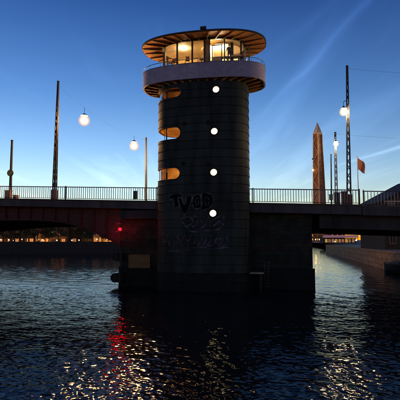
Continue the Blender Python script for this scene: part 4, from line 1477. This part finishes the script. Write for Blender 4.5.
def house(name, px0, px1, Y, H, depth, mw, label, storeys, cols, lit, roof_h=3.0, cat='house', zbase=GZ, rz=0.0, seed=1, gable=False, shops=False):
    rnd = random.Random(seed)
    a = at(px0, 240, Y); c = at(px1, 240, Y)
    Wd = c.x - a.x
    t = thing(name, label, cat, (a.x, Y, zbase), rz)
    w = MB().box(0, Wd, 0, depth, -.02, H).build('wall', mw, t)
    r = MB()
    r.loft([[(-.3, -.3, H), (-.3, depth + .3, H), (-.3, depth / 2, H + roof_h)], [(Wd + .3, -.3, H), (Wd + .3, depth + .3, H), (Wd + .3, depth / 2, H + roof_h)]], smooth=False)
    if gable:
        r = MB()
        gw = MB().loft([[(0, .0, H + .002), (Wd, .0, H + .002), (Wd / 2, .0, H + roof_h - .25)], [(0, .3, H + .002), (Wd, .3, H + .002), (Wd / 2, .3, H + roof_h - .25)]], smooth=False)
        gw.build('gable_wall', mw, t)
        for sg in (-1, 1):
            e = -.6 if sg < 0 else Wd + .6
            dz = -.6 * roof_h / (Wd / 2)
            r.loft([[(e, y_, H + dz), (Wd / 2, y_, H + roof_h), (Wd / 2, y_, H + roof_h + .3), (e, y_, H + dz + .3)] for y_ in (-.7, depth + .4)], smooth=False)
    rf_ = r.build('roof', 'roof_tile', t)
    if not gable: MB().box(Wd * .3, Wd * .3 + .8, depth * .5 - .4, depth * .5 + .4, H + roof_h * .6, H + roof_h + 1.0).build('chimney', 'house_wall', rf_)
    MB().box(-.1, Wd + .1, -.14, -.002, H - .3, H - .003).build('cornice', 'house_cream', t)
    sh_ = H / storeys; cw = Wd / cols
    for i in range(cols):
        for j in range(storeys):
            x = (i + .5) * cw; z = (j + .35) * sh_
            ww, hh = min(1.2, cw * .5), sh_ * .48
            if shops and j == 0: ww, hh, z = cw * rnd.uniform(.5, .8), sh_ * .62, .5
            if j == 0 and i == cols // 2:
                d = MB().box(x - .55, x + .55, -.06, .02, 0, 2.2).build('door', 'frame_dark', t)
                MB().box(x + .35, x + .45, -.11, -.06, 1.0, 1.1).build('handle', 'steel', d)
                continue
            f = MB()
            for (x0, x1, z0, z1) in ((x - ww / 2 - .08, x - ww / 2, z - .08, z + hh + .08), (x + ww / 2, x + ww / 2 + .08, z - .08, z + hh + .08), (x - ww / 2, x + ww / 2, z - .08, z), (x - ww / 2, x + ww / 2, z + hh, z + hh + .08), (x - .03, x + .03, z, z + hh)):
                f.box(x0, x1, -.07, .02, z0, z1)
            fo = f.build('window', 'house_cream', t)
            q = rnd.random() * (.3 if (j == 0 and shops) else 1)
            MB().box(x - ww / 2, x + ww / 2, -.03, .015, z, z + hh).build('pane', 'lit_window' if q < lit else ('lit_window_dim' if q < lit * 2 else 'dark_pane'), fo)
    return t
house('town_house', -40, 4, 200, 13, 12, 'house_ochre', 'ochre town house at the far left under the bridge', 4, 9, .15, seed=3, shops=True)
house('town_house', 5, 34, 204, 14, 12, 'house_wall', 'brown town house behind the lamplit trees', 4, 6, .12, seed=4, shops=True)
house('town_house', 35, 66, 202, 13, 12, 'house_ochre', 'ochre town house in the middle of the left shore', 4, 6, .1, seed=5, shops=True)
house('town_house', 67, 92, 206, 14, 12, 'house_wall', 'brown town house left of the cream house', 4, 5, .1, seed=6, shops=True)
house('town_house', 93, 135, 198, 12, 12, 'house_cream', 'cream lamplit house nearest the bridge pier', 3, 8, .2, seed=7, shops=True)

# ------------------------------------------------------------------ right shore
house('quay_house', 385, 478, 92, 10.4, 14, 'house_wall', 'dark gabled house above the right quay behind the railing', 3, 6, .0, 5.2, seed=9, gable=True)
# long low building with an emissive pink strip along the roof
p = at(322, 240, 262); q = at(358, 240, 262)
t = thing('canal_pavilion', 'long low pavilion with a pink glowing roof strip down the canal', 'building', (p.x, 262, GZ))
Wd = q.x - p.x
MB().box(1, Wd - 1, 0, 9, -.02, 3.1).build('wall', 'house_wall', t)
MB().box(0, Wd, -1.2, 10, 3.35, 3.6).build('roof', 'roof_tile', t)
MB().box(.3, Wd - .2, -1.26, -1.202, 3.0 + .4, 4.9).build('roof_strip', 'pink_strip', t)
for k in range(9):
    x = 1.8 + k * (Wd - 3.4) / 9
    MB().box(x, x + (Wd - 3.4) / 9 - .5, -.04, .02, .5, 2.6).build('window', 'lit_window_dim' if k % 3 else 'lit_window', t)
for k in range(6):
    x = .4 + k * (Wd - .8) / 5
    MB().box(x - .1, x + .1, -1.0, -.8, -.02, 3.34).build('post', 'frame_dark', t)
for i, (px, py, Y, m, lab) in enumerate(((342.6, 240.4, 200, 'red_light', 'small red glowing lamp far down the canal'), (356.2, 240.5, 150, 'far_lamp_white', 'white lamp on the right quay beyond the bridge'),
                                 (364.3, 242.6, 140, 'far_lamp_green', 'yellow green lamp on the right quay'), (366.6, 240.0, 140, 'far_lamp_green', 'higher of the yellow green lamps on the right quay'), (370.5, 238.6, 128, 'far_lamp', 'orange lamp on the right quay left of the house'),
                                 (335, 241.6, 185, 'far_lamp', 'warm lamp near the end of the right quay'))):
    q = at(px, py, Y)
    h = max(.6, q.z - GZ)
    t = thing('quay_lamp', lab, 'street lamp', (q.x, Y, GZ), 0, 'lamps on the right quay')
    MB().tube([(0, 0, 0), (0, 0, h - .1)], [.06, .045], 7).build('post', 'frame_dark', t)
    r_ = {'red_light': .10, 'far_lamp_white': .22}.get(m, .12)
    MB().lathe([(r_ * .5, h - .1), (r_, h), (r_, h + r_ * .8), (r_ * .4, h + r_ * 1.5)], 10).build('lantern', m, t)
    MB().lathe([(r_ * 1.2, h + r_ * 1.52), (.03, h + r_ * 2.2)], 10).build('cap', 'frame_dark', t)
# far shore lights at the canal end
for i, px in enumerate((314, 319, 323, 328)):
    q = at(px, 240, 470)
    t = thing('quay_lamp', ('leftmost', 'second', 'third', 'rightmost')[i] + ' of four tiny lamps at the far canal end', 'street lamp', (q.x, 484, GZ), 0, 'lamps at the canal end')
    MB().tube([(0, 0, 0), (0, 0, 2.2)], .08, 6).build('post', 'frame_dark', t)
    MB().lathe([(.2, 2.2), (.4, 2.5), (.4, 2.8), (.1, 3.1)], 8).build('lantern', 'far_lamp', t)
house('warehouse', 300, 345, 500, 9, 20, 'house_wall', 'dim warehouse closing the far end of the canal', 2, 9, .25, 3, cat='building', seed=12)
quay([(8, 480), (110, 480)], 'quay_wall', 'distant quay wall closing the canal', 'quay_dark', 8.0, 2)
# dark moored boat at the right quay edge
p = at(396, 272, 66)
t = thing('moored_boat', 'dark covered boat moored at the right quay at the photo edge', 'boat', (p.x + .6, 66, 0), R(100))
def hull(x, z, w): return (x, w, z)
rings = []
for k in range(9):
    u = k / 8
    x = -4 + 8 * u
    w = 1.25 * (1 - max(0, (u - .55) / .45) ** 2.2) * (.85 + .15 * min(1, u * 4)) + .02
    zt2 = 1.15 + .35 * max(0, u - .5) ** 1.5
    rings.append([(x, -w, zt2), (x, -w * .9, .35), (x, -w * .45, -.25), (x, w * .45, -.25), (x, w * .9, .35), (x, w, zt2)])
MB().loft(rings).build('hull', 'rubber', t)
cv = []
for k in range(9):
    u = k / 8; x = -3.3 + 5.2 * u
    h = .9 * math.sin(math.pi * min(1, max(0.06, u * .9 + .06))) ** .5
    cv.append([(x, -1.05, 1.18), (x, -.9, 1.2 + h * .7), (x, 0, 1.2 + h), (x, .9, 1.2 + h * .7), (x, 1.05, 1.18)])
MB().loft(cv).build('cover', 'dark_cloth', t)
MB().tube([(-4, -1.05, 1.2), (0, -1.27, 1.18), (2.5, -1.0, 1.25), (4.0, 0, 1.4), (2.5, 1.0, 1.25), (0, 1.27, 1.18), (-4, 1.05, 1.2)], .06, 6).build('rub_rail', 'timber', t)
